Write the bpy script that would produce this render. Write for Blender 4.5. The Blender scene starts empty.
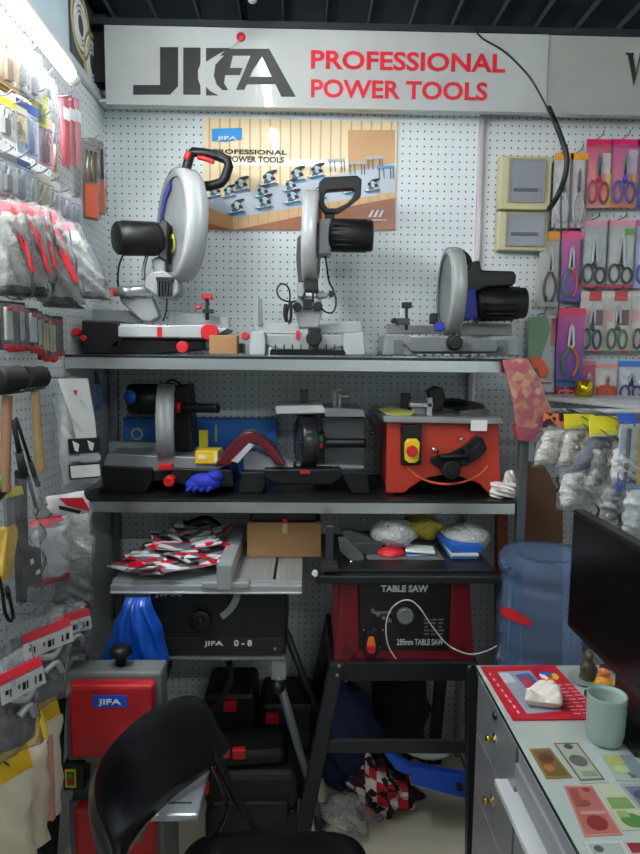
import bpy, bmesh, math, random
from mathutils import Vector, Matrix, Euler
PI = math.pi
SC = bpy.context.scene
COL = SC.collection
# ------------------------------------------------------------------ camera
F = 650.0; YAW = math.radians(1.32); PIT = math.radians(6.15); ROLL = math.radians(0.6)
EYE = Vector((0, 0, 1.5))
_f = Vector((math.sin(YAW)*math.cos(PIT), math.cos(YAW)*math.cos(PIT), -math.sin(PIT)))
_r0 = Vector((math.cos(YAW), -math.sin(YAW), 0)); _u0 = _r0.cross(_f)
_r = _r0*math.cos(ROLL)+_u0*math.sin(ROLL); _u = _u0*math.cos(ROLL)-_r0*math.sin(ROLL)
cam = bpy.data.objects.new('camera', bpy.data.cameras.new('camera')); COL.objects.link(cam)
cam.matrix_world = Matrix(((_r.x, _u.x, -_f.x, EYE.x), (_r.y, _u.y, -_f.y, EYE.y), (_r.z, _u.z, -_f.z, EYE.z), (0, 0, 0, 1)))
cam.data.sensor_fit = 'VERTICAL'; cam.data.sensor_height = 36; cam.data.lens = F/854*36; cam.data.clip_start = .02
SC.camera = cam
def ray(px, py): return _f + _r*((px-320)/F) + _u*((427-py)/F)
def at(px, py, Y): d = ray(px, py); return EYE + d*((Y-EYE.y)/d.y)
def atx(px, py, X): d = ray(px, py); return EYE + d*((X-EYE.x)/d.x)
def atz(px, py, Z): d = ray(px, py); return EYE + d*((Z-EYE.z)/d.z)
# ------------------------------------------------------------------ world, exposure
w = bpy.data.worlds.new('world'); SC.world = w; w.use_nodes = True
w.node_tree.nodes['Background'].inputs[0].default_value = (.75, .85, 1, 1)
w.node_tree.nodes['Background'].inputs[1].default_value = .05
SC.view_settings.view_transform = 'Standard'; SC.view_settings.look = 'None'
SC.view_settings.gamma = 1; SC.view_settings.use_curve_mapping = False
SC.view_settings.exposure = 2.45
TUBE_LEFT, TUBE_CEIL, TUBE_CROSS, TUBE_BACK = 26.0, 6.5, 3.6, 23.0     # emission strengths of the fluorescent tubes
# ------------------------------------------------------------------ materials
def lin(c):
    return tuple(((x/255)/12.92 if x/255 <= .04045 else ((x/255+.055)/1.055)**2.4) for x in c)
_mc = {}
def mat(r, g=None, b=None, rough=.5, metal=0, bump=0, bs=60, coat=0, var=0, spec=.5):
    key = (r, g, b, rough, metal, bump, bs, coat, var, spec)
    if key in _mc: return _mc[key]
    m = bpy.data.materials.new('paint_%d_%d_%d' % (r, g, b)); m.use_nodes = True; n = m.node_tree.nodes; l = m.node_tree.links
    p = n['Principled BSDF']; c = lin((r, g, b))+(1,)
    p.inputs['Base Color'].default_value = c; p.inputs['Roughness'].default_value = rough; p.inputs['Metallic'].default_value = metal
    p.inputs['Coat Weight'].default_value = coat; p.inputs['Specular IOR Level'].default_value = spec
    tc = n.new('ShaderNodeTexCoord'); no = n.new('ShaderNodeTexNoise'); no.inputs['Scale'].default_value = bs; l.new(tc.outputs['Object'], no.inputs['Vector'])
    if bump:
        bu = n.new('ShaderNodeBump'); bu.inputs['Strength'].default_value = bump; bu.inputs['Distance'].default_value = .01
        l.new(no.outputs['Fac'], bu.inputs['Height']); l.new(bu.outputs[0], p.inputs['Normal'])
    v = var if var else .06
    mx = n.new('ShaderNodeMix'); mx.data_type = 'RGBA'; mx.inputs[6].default_value = c
    mx.inputs[7].default_value = tuple(min(1, x*(1-v*3)) for x in c[:3])+(1,)
    no2 = n.new('ShaderNodeTexNoise'); no2.inputs['Scale'].default_value = 9; no2.inputs['Detail'].default_value = 5; l.new(tc.outputs['Object'], no2.inputs['Vector'])
    l.new(no2.outputs['Fac'], mx.inputs[0]); l.new(mx.outputs[2], p.inputs['Base Color'])
    _mc[key] = m; return m
def newmat(name):
    m = bpy.data.materials.new(name); m.use_nodes = True
    return m, m.node_tree.nodes, m.node_tree.links, m.node_tree.nodes['Principled BSDF']
def glow(c, s, name='lamp_glow'):
    m, n, l, p = newmat(name); p.inputs['Base Color'].default_value = (1, 1, 1, 1)
    p.inputs['Emission Color'].default_value = c+(1,); p.inputs['Emission Strength'].default_value = s; return m
def plastic(name, c=(.9, .93, .95), dens=.25, rough=.12, bump=.5, scale=25):
    # clear film: mostly transparent, with a wrinkled glossy coat
    m, n, l, p = newmat(name); n.remove(p); out = n['Material Output']
    tr = n.new('ShaderNodeBsdfTransparent'); gl = n.new('ShaderNodeBsdfGlossy'); df = n.new('ShaderNodeBsdfDiffuse')
    tr.inputs[0].default_value = tuple(.75+.25*x for x in c)+(1,); gl.inputs['Roughness'].default_value = rough; df.inputs[0].default_value = c+(1,)
    tc = n.new('ShaderNodeTexCoord'); no = n.new('ShaderNodeTexNoise'); no.inputs['Scale'].default_value = scale; no.inputs['Detail'].default_value = 4; no.inputs['Distortion'].default_value = 1.5
    l.new(tc.outputs['Object'], no.inputs['Vector'])
    bu = n.new('ShaderNodeBump'); bu.inputs['Strength'].default_value = bump; bu.inputs['Distance'].default_value = .02; l.new(no.outputs['Fac'], bu.inputs['Height'])
    l.new(bu.outputs[0], gl.inputs['Normal']); l.new(bu.outputs[0], df.inputs['Normal'])
    lw = n.new('ShaderNodeLayerWeight'); lw.inputs[0].default_value = .12; l.new(bu.outputs[0], lw.inputs['Normal'])
    a = n.new('ShaderNodeMixShader'); b = n.new('ShaderNodeMixShader'); a.inputs[0].default_value = dens
    l.new(tr.outputs[0], a.inputs[1]); l.new(df.outputs[0], a.inputs[2]); l.new(lw.outputs['Fresnel'], b.inputs[0]); l.new(a.outputs[0], b.inputs[1]); l.new(gl.outputs[0], b.inputs[2])
    l.new(b.outputs[0], out.inputs[0]); return m
def pegmat(name, ax, ay, col=(215, 222, 222)):
    # white hardboard with a 25 mm grid of round holes, their inner darkness painted as dots; ax, ay = object axes of the board
    m, n, l, p = newmat(name); tc = n.new('ShaderNodeTexCoord'); s = n.new('ShaderNodeSeparateXYZ'); l.new(tc.outputs['Object'], s.inputs[0])
    def M(op, a, b=None):
        q = n.new('ShaderNodeMath'); q.operation = op
        for i, x in enumerate((a, b)):
            if x is None: continue
            if isinstance(x, (int, float)): q.inputs[i].default_value = x
            else: l.new(x, q.inputs[i])
        return q.outputs[0]
    def cell(k): return M('SUBTRACT', M('FRACT', M('MULTIPLY', s.outputs[k], 40.0)), .5)
    a, b = cell(ax), cell(ay)
    d = M('SQRT', M('ADD', M('MULTIPLY', a, a), M('MULTIPLY', b, b)))
    h = M('LESS_THAN', d, .115)
    no = n.new('ShaderNodeTexNoise'); no.inputs['Scale'].default_value = 3; no.inputs['Detail'].default_value = 6; l.new(tc.outputs['Object'], no.inputs['Vector'])
    m1 = n.new('ShaderNodeMix'); m1.data_type = 'RGBA'; c = lin(col); m1.inputs[6].default_value = c+(1,); m1.inputs[7].default_value = tuple(x*.88 for x in c)+(1,); l.new(no.outputs['Fac'], m1.inputs[0])
    m2 = n.new('ShaderNodeMix'); m2.data_type = 'RGBA'; l.new(h, m2.inputs[0]); l.new(m1.outputs[2], m2.inputs[6]); m2.inputs[7].default_value = (.03, .03, .03, 1)
    l.new(m2.outputs[2], p.inputs['Base Color']); p.inputs['Roughness'].default_value = .38
    bu = n.new('ShaderNodeBump'); bu.inputs['Strength'].default_value = .8; bu.inputs['Distance'].default_value = .003; bu.invert = True
    l.new(h, bu.inputs['Height']); l.new(bu.outputs[0], p.inputs['Normal']); return m
BLACK = mat(17, 18, 19, rough=.42, spec=.4); BLACKG = mat(14, 14, 15, rough=.22); RUBBER = mat(22, 22, 23, rough=.7); DGREY = mat(54, 56, 58, rough=.5)
GREY = mat(128, 132, 134, rough=.5); LGREY = mat(176, 180, 181, rough=.4); ALU = mat(190, 194, 196, rough=.32, metal=.85, bump=.05, bs=300)
STEEL = mat(205, 207, 208, rough=.2, metal=1); CHROME = mat(222, 224, 222, rough=.26, metal=1, bump=.03, bs=15); CAST = mat(150, 153, 155, rough=.45, metal=.5, bump=.2, bs=200)
RED = mat(205, 24, 34, rough=.4); DRED = mat(125, 16, 28, rough=.4); ORANGE = mat(232, 70, 32, rough=.4); YELLOW = mat(235, 205, 20, rough=.5); BLUE = mat(20, 92, 190, rough=.45)
DBLUE = mat(22, 40, 150, rough=.5); WHITE = mat(232, 232, 228, rough=.5); PAPER = mat(236, 236, 232, rough=.7); GREEN = mat(40, 150, 70, rough=.5)
WOOD = mat(200, 160, 100, rough=.6, bump=.2, bs=40, var=.12); CARD = mat(168, 128, 82, rough=.85, var=.1); COPPER = mat(120, 80, 50, rough=.5)
BRASS = mat(215, 180, 80, rough=.2, metal=1); GREENG = mat(60, 230, 50, rough=.4)
FILM = plastic('clear_film', dens=.05, rough=.10); BAGF = plastic('bag_film', dens=.10, rough=.14, bump=.8, scale=18); FILMG = plastic('greyish_film', (.75, .77, .77), .14); ACRY = plastic('smoked_guard', (.62, .64, .64), .45, .1, .05, 5)
REDACR = plastic('red_guard', (.35, .03, .04), .65, .1, .05, 5)
# ------------------------------------------------------------------ mesh builder
def cat(pts, n=6, closed=False):
    pts = [Vector(p) for p in pts]; out = []; N = len(pts)
    rng = range(N if closed else N-1)
    for i in rng:
        g = (lambda k: pts[k % N]) if closed else (lambda k: pts[max(0, min(N-1, k))])
        a, b, c, d = g(i-1), g(i), g(i+1), g(i+2)
        for j in range(n):
            t = j/n; out.append(.5*((2*b)+(c-a)*t+(2*a-5*b+4*c-d)*t*t+(3*b-a-3*c+d)*t**3))
    if not closed: out.append(pts[-1])
    return out
def wloc(o):
    v = Vector((0, 0, 0))
    while o: v += o.location; o = o.parent
    return v
class B:
    def __init__(s, m): s.v = []; s.f = []; s.fm = []; s.sm = []; s.mats = [m]; s.c = 0
    def m(s, m):
        if m not in s.mats: s.mats.append(m)
        s.c = s.mats.index(m); return s
    def add(s, vs, fs, smooth=False):
        k = len(s.v); s.v += [Vector(v) for v in vs]
        for i, f in enumerate(fs):
            s.f.append(tuple(x+k for x in f)); s.fm.append(s.c); s.sm.append(smooth if isinstance(smooth, bool) else smooth[i])
        return s
    def box(s, x0, x1, y0, y1, z0, z1):
        return s.add([(x, y, z) for x in (x0, x1) for y in (y0, y1) for z in (z0, z1)], [(0, 1, 3, 2), (4, 6, 7, 5), (0, 4, 5, 1), (2, 3, 7, 6), (0, 2, 6, 4), (1, 5, 7, 3)])
    def ob(s, c, size, rot=(0, 0, 0)):
        R = Euler(rot).to_matrix(); c = Vector(c); h = [q/2 for q in size]
        return s.add([c+R @ Vector((x, y, z)) for x in (-h[0], h[0]) for y in (-h[1], h[1]) for z in (-h[2], h[2])], [(0, 1, 3, 2), (4, 6, 7, 5), (0, 4, 5, 1), (2, 3, 7, 6), (0, 2, 6, 4), (1, 5, 7, 3)])
    def pb(s, x0, y0, x1, y1, Y, d=.05):
        a, b = at(x0, y0, Y), at(x1, y1, Y); return s.box(a.x, b.x, Y, Y+d, b.z, a.z)
    def pr(s, pts, vec):                      # prism: outline points pushed along vec
        n = len(pts); p = [Vector(q) for q in pts]; vec = Vector(vec)
        return s.add(p+[q+vec for q in p], [tuple(range(n)), tuple(range(2*n-1, n-1, -1))]+[(i, (i+1) % n, (i+1) % n+n, i+n) for i in range(n)])
    def pp(s, pts, Y, d=.05): return s.pr([at(x, y, Y) for x, y in pts], (0, d, 0))
    def ring(s, out, inn, vec):
        n = len(out); o = [Vector(q) for q in out]; i_ = [Vector(q) for q in inn]; vec = Vector(vec); V = o+i_+[q+vec for q in o]+[q+vec for q in i_]; f = []
        for i in range(n):
            j = (i+1) % n; f += [(i, j, n+j, n+i), (2*n+i, 3*n+i, 3*n+j, 2*n+j), (i, 2*n+i, 2*n+j, j), (n+i, n+j, 3*n+j, 3*n+i)]
        return s.add(V, f)
    def cyl(s, a, b, r, r2=None, n=16, caps=True):
        a, b = Vector(a), Vector(b); r2 = r if r2 is None else r2; d = (b-a).normalized(); u = d.orthogonal().normalized(); v = d.cross(u)
        V = [a+(u*math.cos(2*PI*i/n)+v*math.sin(2*PI*i/n))*r for i in range(n)]+[b+(u*math.cos(2*PI*i/n)+v*math.sin(2*PI*i/n))*r2 for i in range(n)]
        f = [(i, (i+1) % n, (i+1) % n+n, i+n) for i in range(n)]; sm = [True]*n
        if caps: f += [tuple(range(n)), tuple(range(2*n-1, n-1, -1))]; sm += [False]*2
        return s.add(V, f, sm)
    def pc(s, x, y, Y, rpx, l=.03, n=16): c = at(x, y, Y); return s.cyl(c, c+Vector((0, l, 0)), rpx*Y/F, n=n)
    def lathe(s, prof, o, ax=(0, 0, 1), n=24):
        o = Vector(o); d = Vector(ax).normalized(); u = d.orthogonal().normalized(); v = d.cross(u); V = []; f = []
        for r, h in prof:
            V += [o+d*h+(u*math.cos(2*PI*i/n)+v*math.sin(2*PI*i/n))*max(r, 1e-5) for i in range(n)]
        for k in range(len(prof)-1):
            f += [(k*n+i, k*n+(i+1) % n, (k+1)*n+(i+1) % n, (k+1)*n+i) for i in range(n)]
        return s.add(V, f, True)
    def tube(s, pts, r, n=8, smooth=True, closed=False):
        p = cat(pts, 6, closed) if smooth else [Vector(q) for q in pts]; N = len(p); V = []; f = []; u = None
        for i in range(N):
            t = (p[(i+1) % N]-p[i-1]) if closed else (p[min(i+1, N-1)]-p[max(i-1, 0)])
            t.normalize(); u = t.orthogonal().normalized() if u is None else (u-t*u.dot(t)).normalized(); w_ = t.cross(u)
            rr = r[min(int(i/6), len(r)-1)] if isinstance(r, (list, tuple)) else r
            V += [p[i]+(u*math.cos(2*PI*k/n)+w_*math.sin(2*PI*k/n))*rr for k in range(n)]
        for i in range(N if closed else N-1):
            j = (i+1) % N; f += [(i*n+k, i*n+(k+1) % n, j*n+(k+1) % n, j*n+k) for k in range(n)]
        sm = [True]*len(f)
        if not closed: f += [tuple(range(n)), tuple(range((N-1)*n, N*n))]; sm += [False]*2
        return s.add(V, f, sm)
    def pt(s, pts, rpx, n=8, smooth=True):      # tube through (px, py, Y)
        return s.tube([at(*q) for q in pts], rpx*pts[0][2]/F, n, smooth)
    def sph(s, c, r, n=14):
        c = Vector(c); r = (r, r, r) if isinstance(r, (int, float)) else r; V = []; f = []; m_ = n//2
        for i in range(m_+1):
            a = PI*i/m_
            for j in range(n): V.append(c+Vector((r[0]*math.sin(a)*math.cos(2*PI*j/n), r[1]*math.sin(a)*math.sin(2*PI*j/n), r[2]*math.cos(a))))
        for i in range(m_):
            for j in range(n): f.append((i*n+j, i*n+(j+1) % n, (i+1)*n+(j+1) % n, (i+1)*n+j))
        return s.add(V, f, True)
    def grid(s, fn, nu, nv, smooth=True):
        V = [fn(i/nu, j/nv) for i in range(nu+1) for j in range(nv+1)]
        return s.add(V, [(i*(nv+1)+j, (i+1)*(nv+1)+j, (i+1)*(nv+1)+j+1, i*(nv+1)+j+1) for i in range(nu) for j in range(nv)], smooth)
    def pillow(s, c, w_, h, t, seed=0, taper=0., amp=.12, nu=14, nv=16, lean=(0, 0)):
        # puffy bag hanging in the xz plane, facing -y; narrower at the top by taper
        c = Vector(c); R = random.Random(seed); ph = [R.uniform(0, 6.3) for _ in range(8)]; fr = [R.uniform(3, 9) for _ in range(8)]
        def side(sg):
            def fn(u, v):
                a, b = u*2-1, v*2-1; ww = w_*(1-taper*v)
                e = (max(0, 1-a**4)*max(0, 1-b**4))**.5
                nz = sum(math.sin(fr[k]*a+fr[(k+3) % 8]*b*1.7+ph[k]+sg) for k in range(5))*amp/2.5
                ex = 1+.06*math.sin(5*b+ph[1])+.04*math.sin(11*b+ph[2])
                return c+Vector((a*ww/2*ex+lean[0]*(1-v), sg*t/2*e*(1+nz*1.6)-lean[1]*(1-v), b*h/2*(1+.03*math.sin(4*a+ph[3]))))
            return fn
        return s.grid(side(-1), nu, nv).grid(side(1), nu, nv)
    def xf(s, Mx): s.v = [Mx @ v for v in s.v]; return s
    def mk(s, name, parent=None, label=None, cat=None, group=None, kind=None, bev=0, origin=None):
        if parent: o0 = wloc(parent)
        elif origin is not None: o0 = Vector(origin)
        else:
            lo = [min(v[i] for v in s.v) for i in range(3)]; hi = [max(v[i] for v in s.v) for i in range(3)]
            o0 = Vector(((lo[0]+hi[0])/2, (lo[1]+hi[1])/2, lo[2]))
        me = bpy.data.meshes.new(name); me.from_pydata([tuple(v-o0) for v in s.v], [], s.f)
        for x in s.mats: me.materials.append(x)
        for p, a, b in zip(me.polygons, s.fm, s.sm): p.material_index = a; p.use_smooth = b
        bm = bmesh.new(); bm.from_mesh(me); bmesh.ops.recalc_face_normals(bm, faces=bm.faces); bm.to_mesh(me); bm.free()
        o = bpy.data.objects.new(name, me); COL.objects.link(o)
        if parent: o.parent = parent
        else: o.location = o0
        if bev:
            q = o.modifiers.new('bevel', 'BEVEL'); q.width = bev; q.segments = 2; q.limit_method = 'ANGLE'; q.angle_limit = math.radians(40); q.use_clamp_overlap = True
        if label: o['label'] = label
        if cat: o['category'] = cat
        if group: o['group'] = group
        if kind: o['kind'] = kind
        return o
def thing(name, label, cat_, loc=(0, 0, 0), group=None, rz=0):
    o = bpy.data.objects.new(name, None); COL.objects.link(o); o.location = loc; o.rotation_euler = (0, 0, rz); o.empty_display_size = .05
    o['label'] = label; o['category'] = cat_
    if group: o['group'] = group
    return o
def move(o, loc, rot=(0, 0, 0), sc=1):
    o.location = loc; o.rotation_euler = rot; o.scale = (sc, sc, sc) if isinstance(sc, (int, float)) else sc; return o
_tc = 0
def text(s, x0, y0, x1, y1, m, depth=.0015, bold=0, name='lettering', parent=None, Mx=None):
    """mesh lettering filling the rectangle x0..x1, y0..y1 of the xz plane, facing -y; Mx maps it into place"""
    cu = bpy.data.curves.new(name, 'FONT'); cu.body = s; cu.size = 1; cu.offset = bold; cu.extrude = .5; cu.resolution_u = 3
    tmp = bpy.data.objects.new('tmp', cu); COL.objects.link(tmp); bpy.context.view_layer.update()
    me = bpy.data.meshes.new_from_object(tmp); V = [v.co.copy() for v in me.vertices]; Fc = [tuple(p.vertices) for p in me.polygons]
    bpy.data.objects.remove(tmp); bpy.data.meshes.remove(me)
    a0, a1 = min(v.x for v in V), max(v.x for v in V); b0, b1 = min(v.y for v in V), max(v.y for v in V)
    W = [Vector((x0+(v.x-a0)/(a1-a0)*(x1-x0), -depth*(v.z+.5), y0+(v.y-b0)/(b1-b0)*(y1-y0))) for v in V]
    if Mx is not None: W = [Mx @ v for v in W]
    return B(m).add(W, Fc)
def ptext(s, px0, py0, px1, py1, Y, m, bold=.02, depth=.0015):     # px rect: left, top, right, bottom on the plane y = Y
    a, b = at(px0, py0, Y), at(px1, py1, Y)
    return text(s, a.x, b.z, b.x, a.z, m, depth, bold, Mx=Matrix.Translation((0, Y, 0)))
def join(a, b):
    for k, f in enumerate(b.f):
        pass
    off = len(a.v); a.v += b.v
    for f, fm, sm in zip(b.f, b.fm, b.sm):
        mm = b.mats[fm]
        if mm not in a.mats: a.mats.append(mm)
        a.f.append(tuple(x+off for x in f)); a.fm.append(a.mats.index(mm)); a.sm.append(sm)
    return a
B.plus = lambda s, o: join(s, o)
# ================================================================== SETTING
XL = -.70; XR = 1.75; YB = 2.36; YF = -2.2; ZC = 2.615
def S(o): o['kind'] = 'structure'; return o
# floor of glossy cream tiles
fm, n, l, p = newmat('floor_tiles'); tc = n.new('ShaderNodeTexCoord'); br = n.new('ShaderNodeTexBrick')
br.offset = 0; br.inputs['Scale'].default_value = 1; br.inputs['Brick Width'].default_value = .6; br.inputs['Row Height'].default_value = .6; br.inputs['Mortar Size'].default_value = .004
br.inputs['Color1'].default_value = lin((205, 198, 176))+(1,); br.inputs['Color2'].default_value = lin((198, 192, 170))+(1,); br.inputs['Mortar'].default_value = lin((110, 105, 92))+(1,)
l.new(tc.outputs['Object'], br.inputs['Vector']); l.new(br.outputs[0], p.inputs['Base Color']); p.inputs['Roughness'].default_value = .25
S(B(fm).box(XL-.05, XR+.05, YF, YB+.05, -.1, 0).mk('floor', origin=(0, 0, 0)))
WALLM = mat(214, 222, 224, rough=.6)
S(B(WALLM).box(XL-.05, XR+.05, YB, YB+.1, 0, ZC+.02).mk('wall_back'))
S(B(mat(196, 214, 222, rough=.55)).box(XL-.15, XL-.02, YF, YB+.1, 0, ZC+.02).mk('wall_left'))
S(B(WALLM).box(XR+.05, XR+.15, YF, YB+.1, 0, ZC+.02).mk('wall_right'))
S(B(WALLM).box(XL-.15, XR+.15, YF-.1, YF, 0, ZC+.02).mk('wall_front'))
S(B(mat(24, 32, 40, rough=.6)).box(XL-.15, XR+.15, YF-.1, YB+.1, ZC+.02, ZC+.07).mk('ceiling'))
# open black grille hung below the dark ceiling void: thin bars run both ways
g = B(mat(74, 84, 92, rough=.45, metal=.3))
for k in range(18): x = XL+.05+k*.142; g.box(x-.002, x+.002, YF, YB, ZC-.002, ZC+.019)
for k in range(8): y = YF+.1+k*.6; g.box(XL-.04, XR+.04, y-.002, y+.002, ZC-.002, ZC+.019)
S(g.mk('trim_1', origin=(0, 0, ZC)))
# ------------------------------------------------------------------ fluorescent tubes
def tube_lamp(a, b, label, s, d, r=.013, group=None, power=0):
    a, b = Vector(a), Vector(b); t = thing('fluorescent_lamp', label, 'lamp', ((a+b)/2), group)
    dv = (b-a).normalized()
    q = B(WHITE)
    off = Vector(d)*.035; side = Vector(d).cross(dv)
    c0, c1 = a+off, b+off; w2 = side*.02; h2 = Vector(d)*.018
    q.pr([c0-w2-h2, c0+w2-h2, c0+w2+h2, c0-w2+h2], c1-c0).mk('housing', t, bev=.003)
    B(glow((.93, .97, 1), s, 'fluorescent_glow')).cyl(a+dv*.02, b-dv*.02, r, n=14).mk('tube', t)
    for e, f in ((a, 1), (b, -1)):
        B(WHITE).cyl(e-dv*.005*f, e+dv*.025*f, r*1.15, n=12).plus(B(WHITE).box(e.x-.012, e.x+.012, e.y-.012, e.y+.012, e.z-.012, e.z+.012).xf(Matrix.Translation(Vector(d)*.015))).mk('end_cap', t)
    return t
tube_lamp((-.60, .45, 2.235), (-.60, 1.76, 2.20), 'bright fluorescent tube along the top of the left pegboard wall', TUBE_LEFT, (-.5, 0, .86), r=.015)
tube_lamp((-.17, 1.05, 2.578), (-.17, 2.1, 2.578), 'white ceiling tube lamp running back towards the shop sign', TUBE_CEIL, (0, 0, 1))
tube_lamp((-.45, .9, 2.578), (.75, .9, 2.578), 'ceiling tube lamp hung crosswise above the aisle', TUBE_CROSS, (0, 0, 1))
tube_lamp((.2, -1.4, 2.578), (1.4, -1.4, 2.578), 'ceiling tube lamp hung behind the viewer', TUBE_BACK, (0, 0, 1))
# ------------------------------------------------------------------ pegboards
ZT = 2.34
t = thing('pegboard', 'white pegboard covering the left wall under the tube lamp', 'pegboard', (XL-.025, .9, .1))
B(pegmat('peg_left', 1, 2)).box(XL-.012, XL, .2, YB-.012, .1, ZT).mk('board', t)
B(mat(205, 210, 210, rough=.35, metal=.3)).box(XL-.019, XL+.014, .2, YB-.015, ZT, ZT+.028).plus(B(DGREY).box(XL-.010, XL-.004, .2, YB-.02, ZT+.028, ZT+.031)).mk('top_rail', t)
xm = .603
t = thing('pegboard', 'white pegboard behind the shelves of power tools', 'pegboard', (-.03, YB-.01, .02))
B(pegmat('peg_back', 0, 2)).box(XL, xm-.008, YB-.012, YB-.002, .02, ZT).mk('board', t)
B(pegmat('peg_hood', 0, 1)).box(XL+.01, xm-.008, YB-.085, YB-.012, ZT-.006, ZT+.004).mk('hood', t)
B(mat(205, 210, 210, rough=.3, metal=.3)).box(XL+.05, xm, YB-.088, YB-.075, ZT-.01, ZT+.006).mk('front_rail', t)
t = thing('pegboard', 'white pegboard holding the scissors, right of the metal upright', 'pegboard', (1.2, YB-.01, 1.27))
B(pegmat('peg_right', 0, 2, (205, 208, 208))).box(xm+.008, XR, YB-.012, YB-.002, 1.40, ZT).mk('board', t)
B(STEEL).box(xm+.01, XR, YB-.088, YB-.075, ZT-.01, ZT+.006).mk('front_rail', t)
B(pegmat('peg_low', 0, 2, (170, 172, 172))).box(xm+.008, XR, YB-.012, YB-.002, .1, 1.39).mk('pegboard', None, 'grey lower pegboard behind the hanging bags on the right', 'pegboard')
S(B(mat(196, 186, 188, rough=.35, metal=.4)).box(xm-.008, xm+.008, YB-.03, YB-.002, .05, ZT).mk('trim_2', bev=.002))
# white chrome ledge under the scissors board
a, b = at(525, 394, 2.30), at(640, 406, 2.12)
q = B(mat(190, 192, 190, rough=.35)); q.pr([(a.x, YB-.015, a.z), (b.x+.4, YB-.015, a.z), (b.x+.4, b.y-.1, b.z), (b.x, b.y, b.z), (a.x, a.y, a.z)], (0, 0, -.014)).mk('ledge', None, 'thin grey ledge under the rows of packed scissors', 'shelf')
# ------------------------------------------------------------------ shop signs above the boards
YS = 2.24
t = thing('shop_sign', 'long white sign with black logo and red lettering above the shelves', 'sign', (.1, YS, 2.35))
SIGNM = mat(172, 175, 172, rough=.25, coat=.8)
a, b, c, d = at(104, 24, YS), at(103, 104, YS), at(546, 109, YS), at(547, 28, YS)
zt, zb = a.z-.002, b.z
B(SIGNM).box(a.x, c.x, YS, YS+.03, zb, zt).mk('panel', t, bev=.001)
def lp(pts): return [at(90+x/2.4615, y/2.4615, YS) for x, y in pts]
SBL = mat(30, 32, 32, rough=.5); SRED = mat(205, 30, 44, rough=.35)
ux = (0, -.003, 0)
q = B(SBL)
for pts in ([(173, 117), (217, 117), (217, 212), (197, 233), (107, 233), (107, 210), (173, 210)], [(230, 118), (272, 118), (272, 158), (266, 172), (266, 195), (272, 212), (272, 233), (230, 233)],
            [(286, 119), (345, 119), (318, 132), (286, 152)], [(286, 214), (296, 225), (316, 235), (286, 235)],
            [(338, 121), (402, 121), (396, 137), (322, 137)], [(331, 137), (352, 137), (345, 168), (375, 168), (369, 185), (333, 185), (330, 205), (340, 222), (326, 222), (312, 208), (305, 188), (309, 160)],
            [(402, 121), (414.5, 121), (424, 139), (401, 172), (380, 221), (360, 221), (379, 178)], [(415, 121), (441, 121), (506, 238), (471, 238)],):
    q.pr(lp(pts), ux)
q.pr(lp([(395, 190), (458, 190), (466, 207), (385, 207)]), (0, -.0034, 0))
q.m(mat(150, 152, 150, rough=.3)).pr(lp([(368, 98), (345, 118), (350, 118), (372, 100)]), ux)
q.mk('logo', t)
B(SRED).lathe([(0, 0), (.0145, 0), (.0145, .003), (0, .003)], lp([(372, 92)])[0]-Vector((0, .003, 0)), (0, 1, 0)).mk('red_dot', t)
ptext('PROFESSIONAL', 311, 50, 505, 73, YS, SRED, .025).mk('lettering', t)
ptext('POWER TOOLS', 311, 79, 487, 101, YS, SRED, .025).mk('lettering', t)
t = thing('shop_sign', 'white sign panel lettered W at the right edge', 'sign', (1.1, YS, 2.35))
a = at(548, 28, YS+.004)
B(mat(160, 162, 154, rough=.25, coat=.8)).box(a.x, a.x+.95, YS+.004, YS+.034, zb-.002, zt).mk('panel', t, bev=.001)
wa = [at(x, y, YS+.004) for x, y in ((627, 53), (640, 53), (633, 86), (660, 86))]
q = B(SBL)
for sx in (0, .046):
    x0, z1, z0 = wa[0].x+sx, wa[0].z, wa[2].z
    q.pr([(x0-.004, YS+.004, z1), (x0+.022, YS+.004, z1), (x0+.022, YS+.004, z1-.006), (x0+.019, YS+.004, z1-.006), (x0+.034, YS+.004, z0+.03), (x0+.028, YS+.004, z0), (x0+.003, YS+.004, z1-.006), (x0-.004, YS+.004, z1-.006)], ux)
    q.pr([(x0+.028, YS+.004, z0), (x0+.032, YS+.004, z0+.018), (x0+.047, YS+.004, z1-.006), (x0+.042, YS+.004, z1-.006)], ux)
q.mk('lettering', t)
# gap's shade below the signs as a black strip; dark profile above
B(mat(22, 24, 26, rough=.5)).box(XL+.03, XR, YS+.036, YB-.01, ZT+.036, ZT+.06).mk('dark_gap_strip', None, 'black strip darkening the gap behind the bottom edge of the white signs', 'tray')
S(B(mat(30, 36, 42)).box(XL-.0, XR, YS-.005, YS+.06, zt+.001, zt+.02).mk('trim_3'))
# two coil advertising boards high on the left wall
def coils(px0, pxl, cy, label):
    pass
xw = XL-.0155
t = thing('poster', 'dark poster with two gold ringed coils high on the left wall', 'poster', (xw, 2.1, 2.42))
y0, y1 = atx(70, 20, xw).y, YB-.012; 
B(mat(70, 74, 84, rough=.4)).box(xw-.004, xw+.004, y0, y1, ZT+.032, ZC+.015).mk('sheet', t)
GOLD = mat(205, 190, 130, rough=.4)
for (px, py, rr, nm) in ((80.5, 26, .092, 'upper'), (92, 64, .092, 'lower')):
    c = atx(px, py, xw+.004)
    for (r0, r1, mm) in ((rr, rr-.012, GOLD), (rr-.024, rr-.036, PAPER), (rr-.042, rr-.05, PAPER), (rr-.056, rr-.062, PAPER)):
        o_, i_ = [], []
        for k in range(28):
            an = 2*PI*k/28; o_.append(c+Vector((0, math.cos(an)*r0*.95, math.sin(an)*r0*1.05))); i_.append(c+Vector((0, math.cos(an)*r1*.95, math.sin(an)*r1*1.05)))
        B(mm).ring(o_, i_, (.003, 0, 0)).mk('printed_ring', t)
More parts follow.
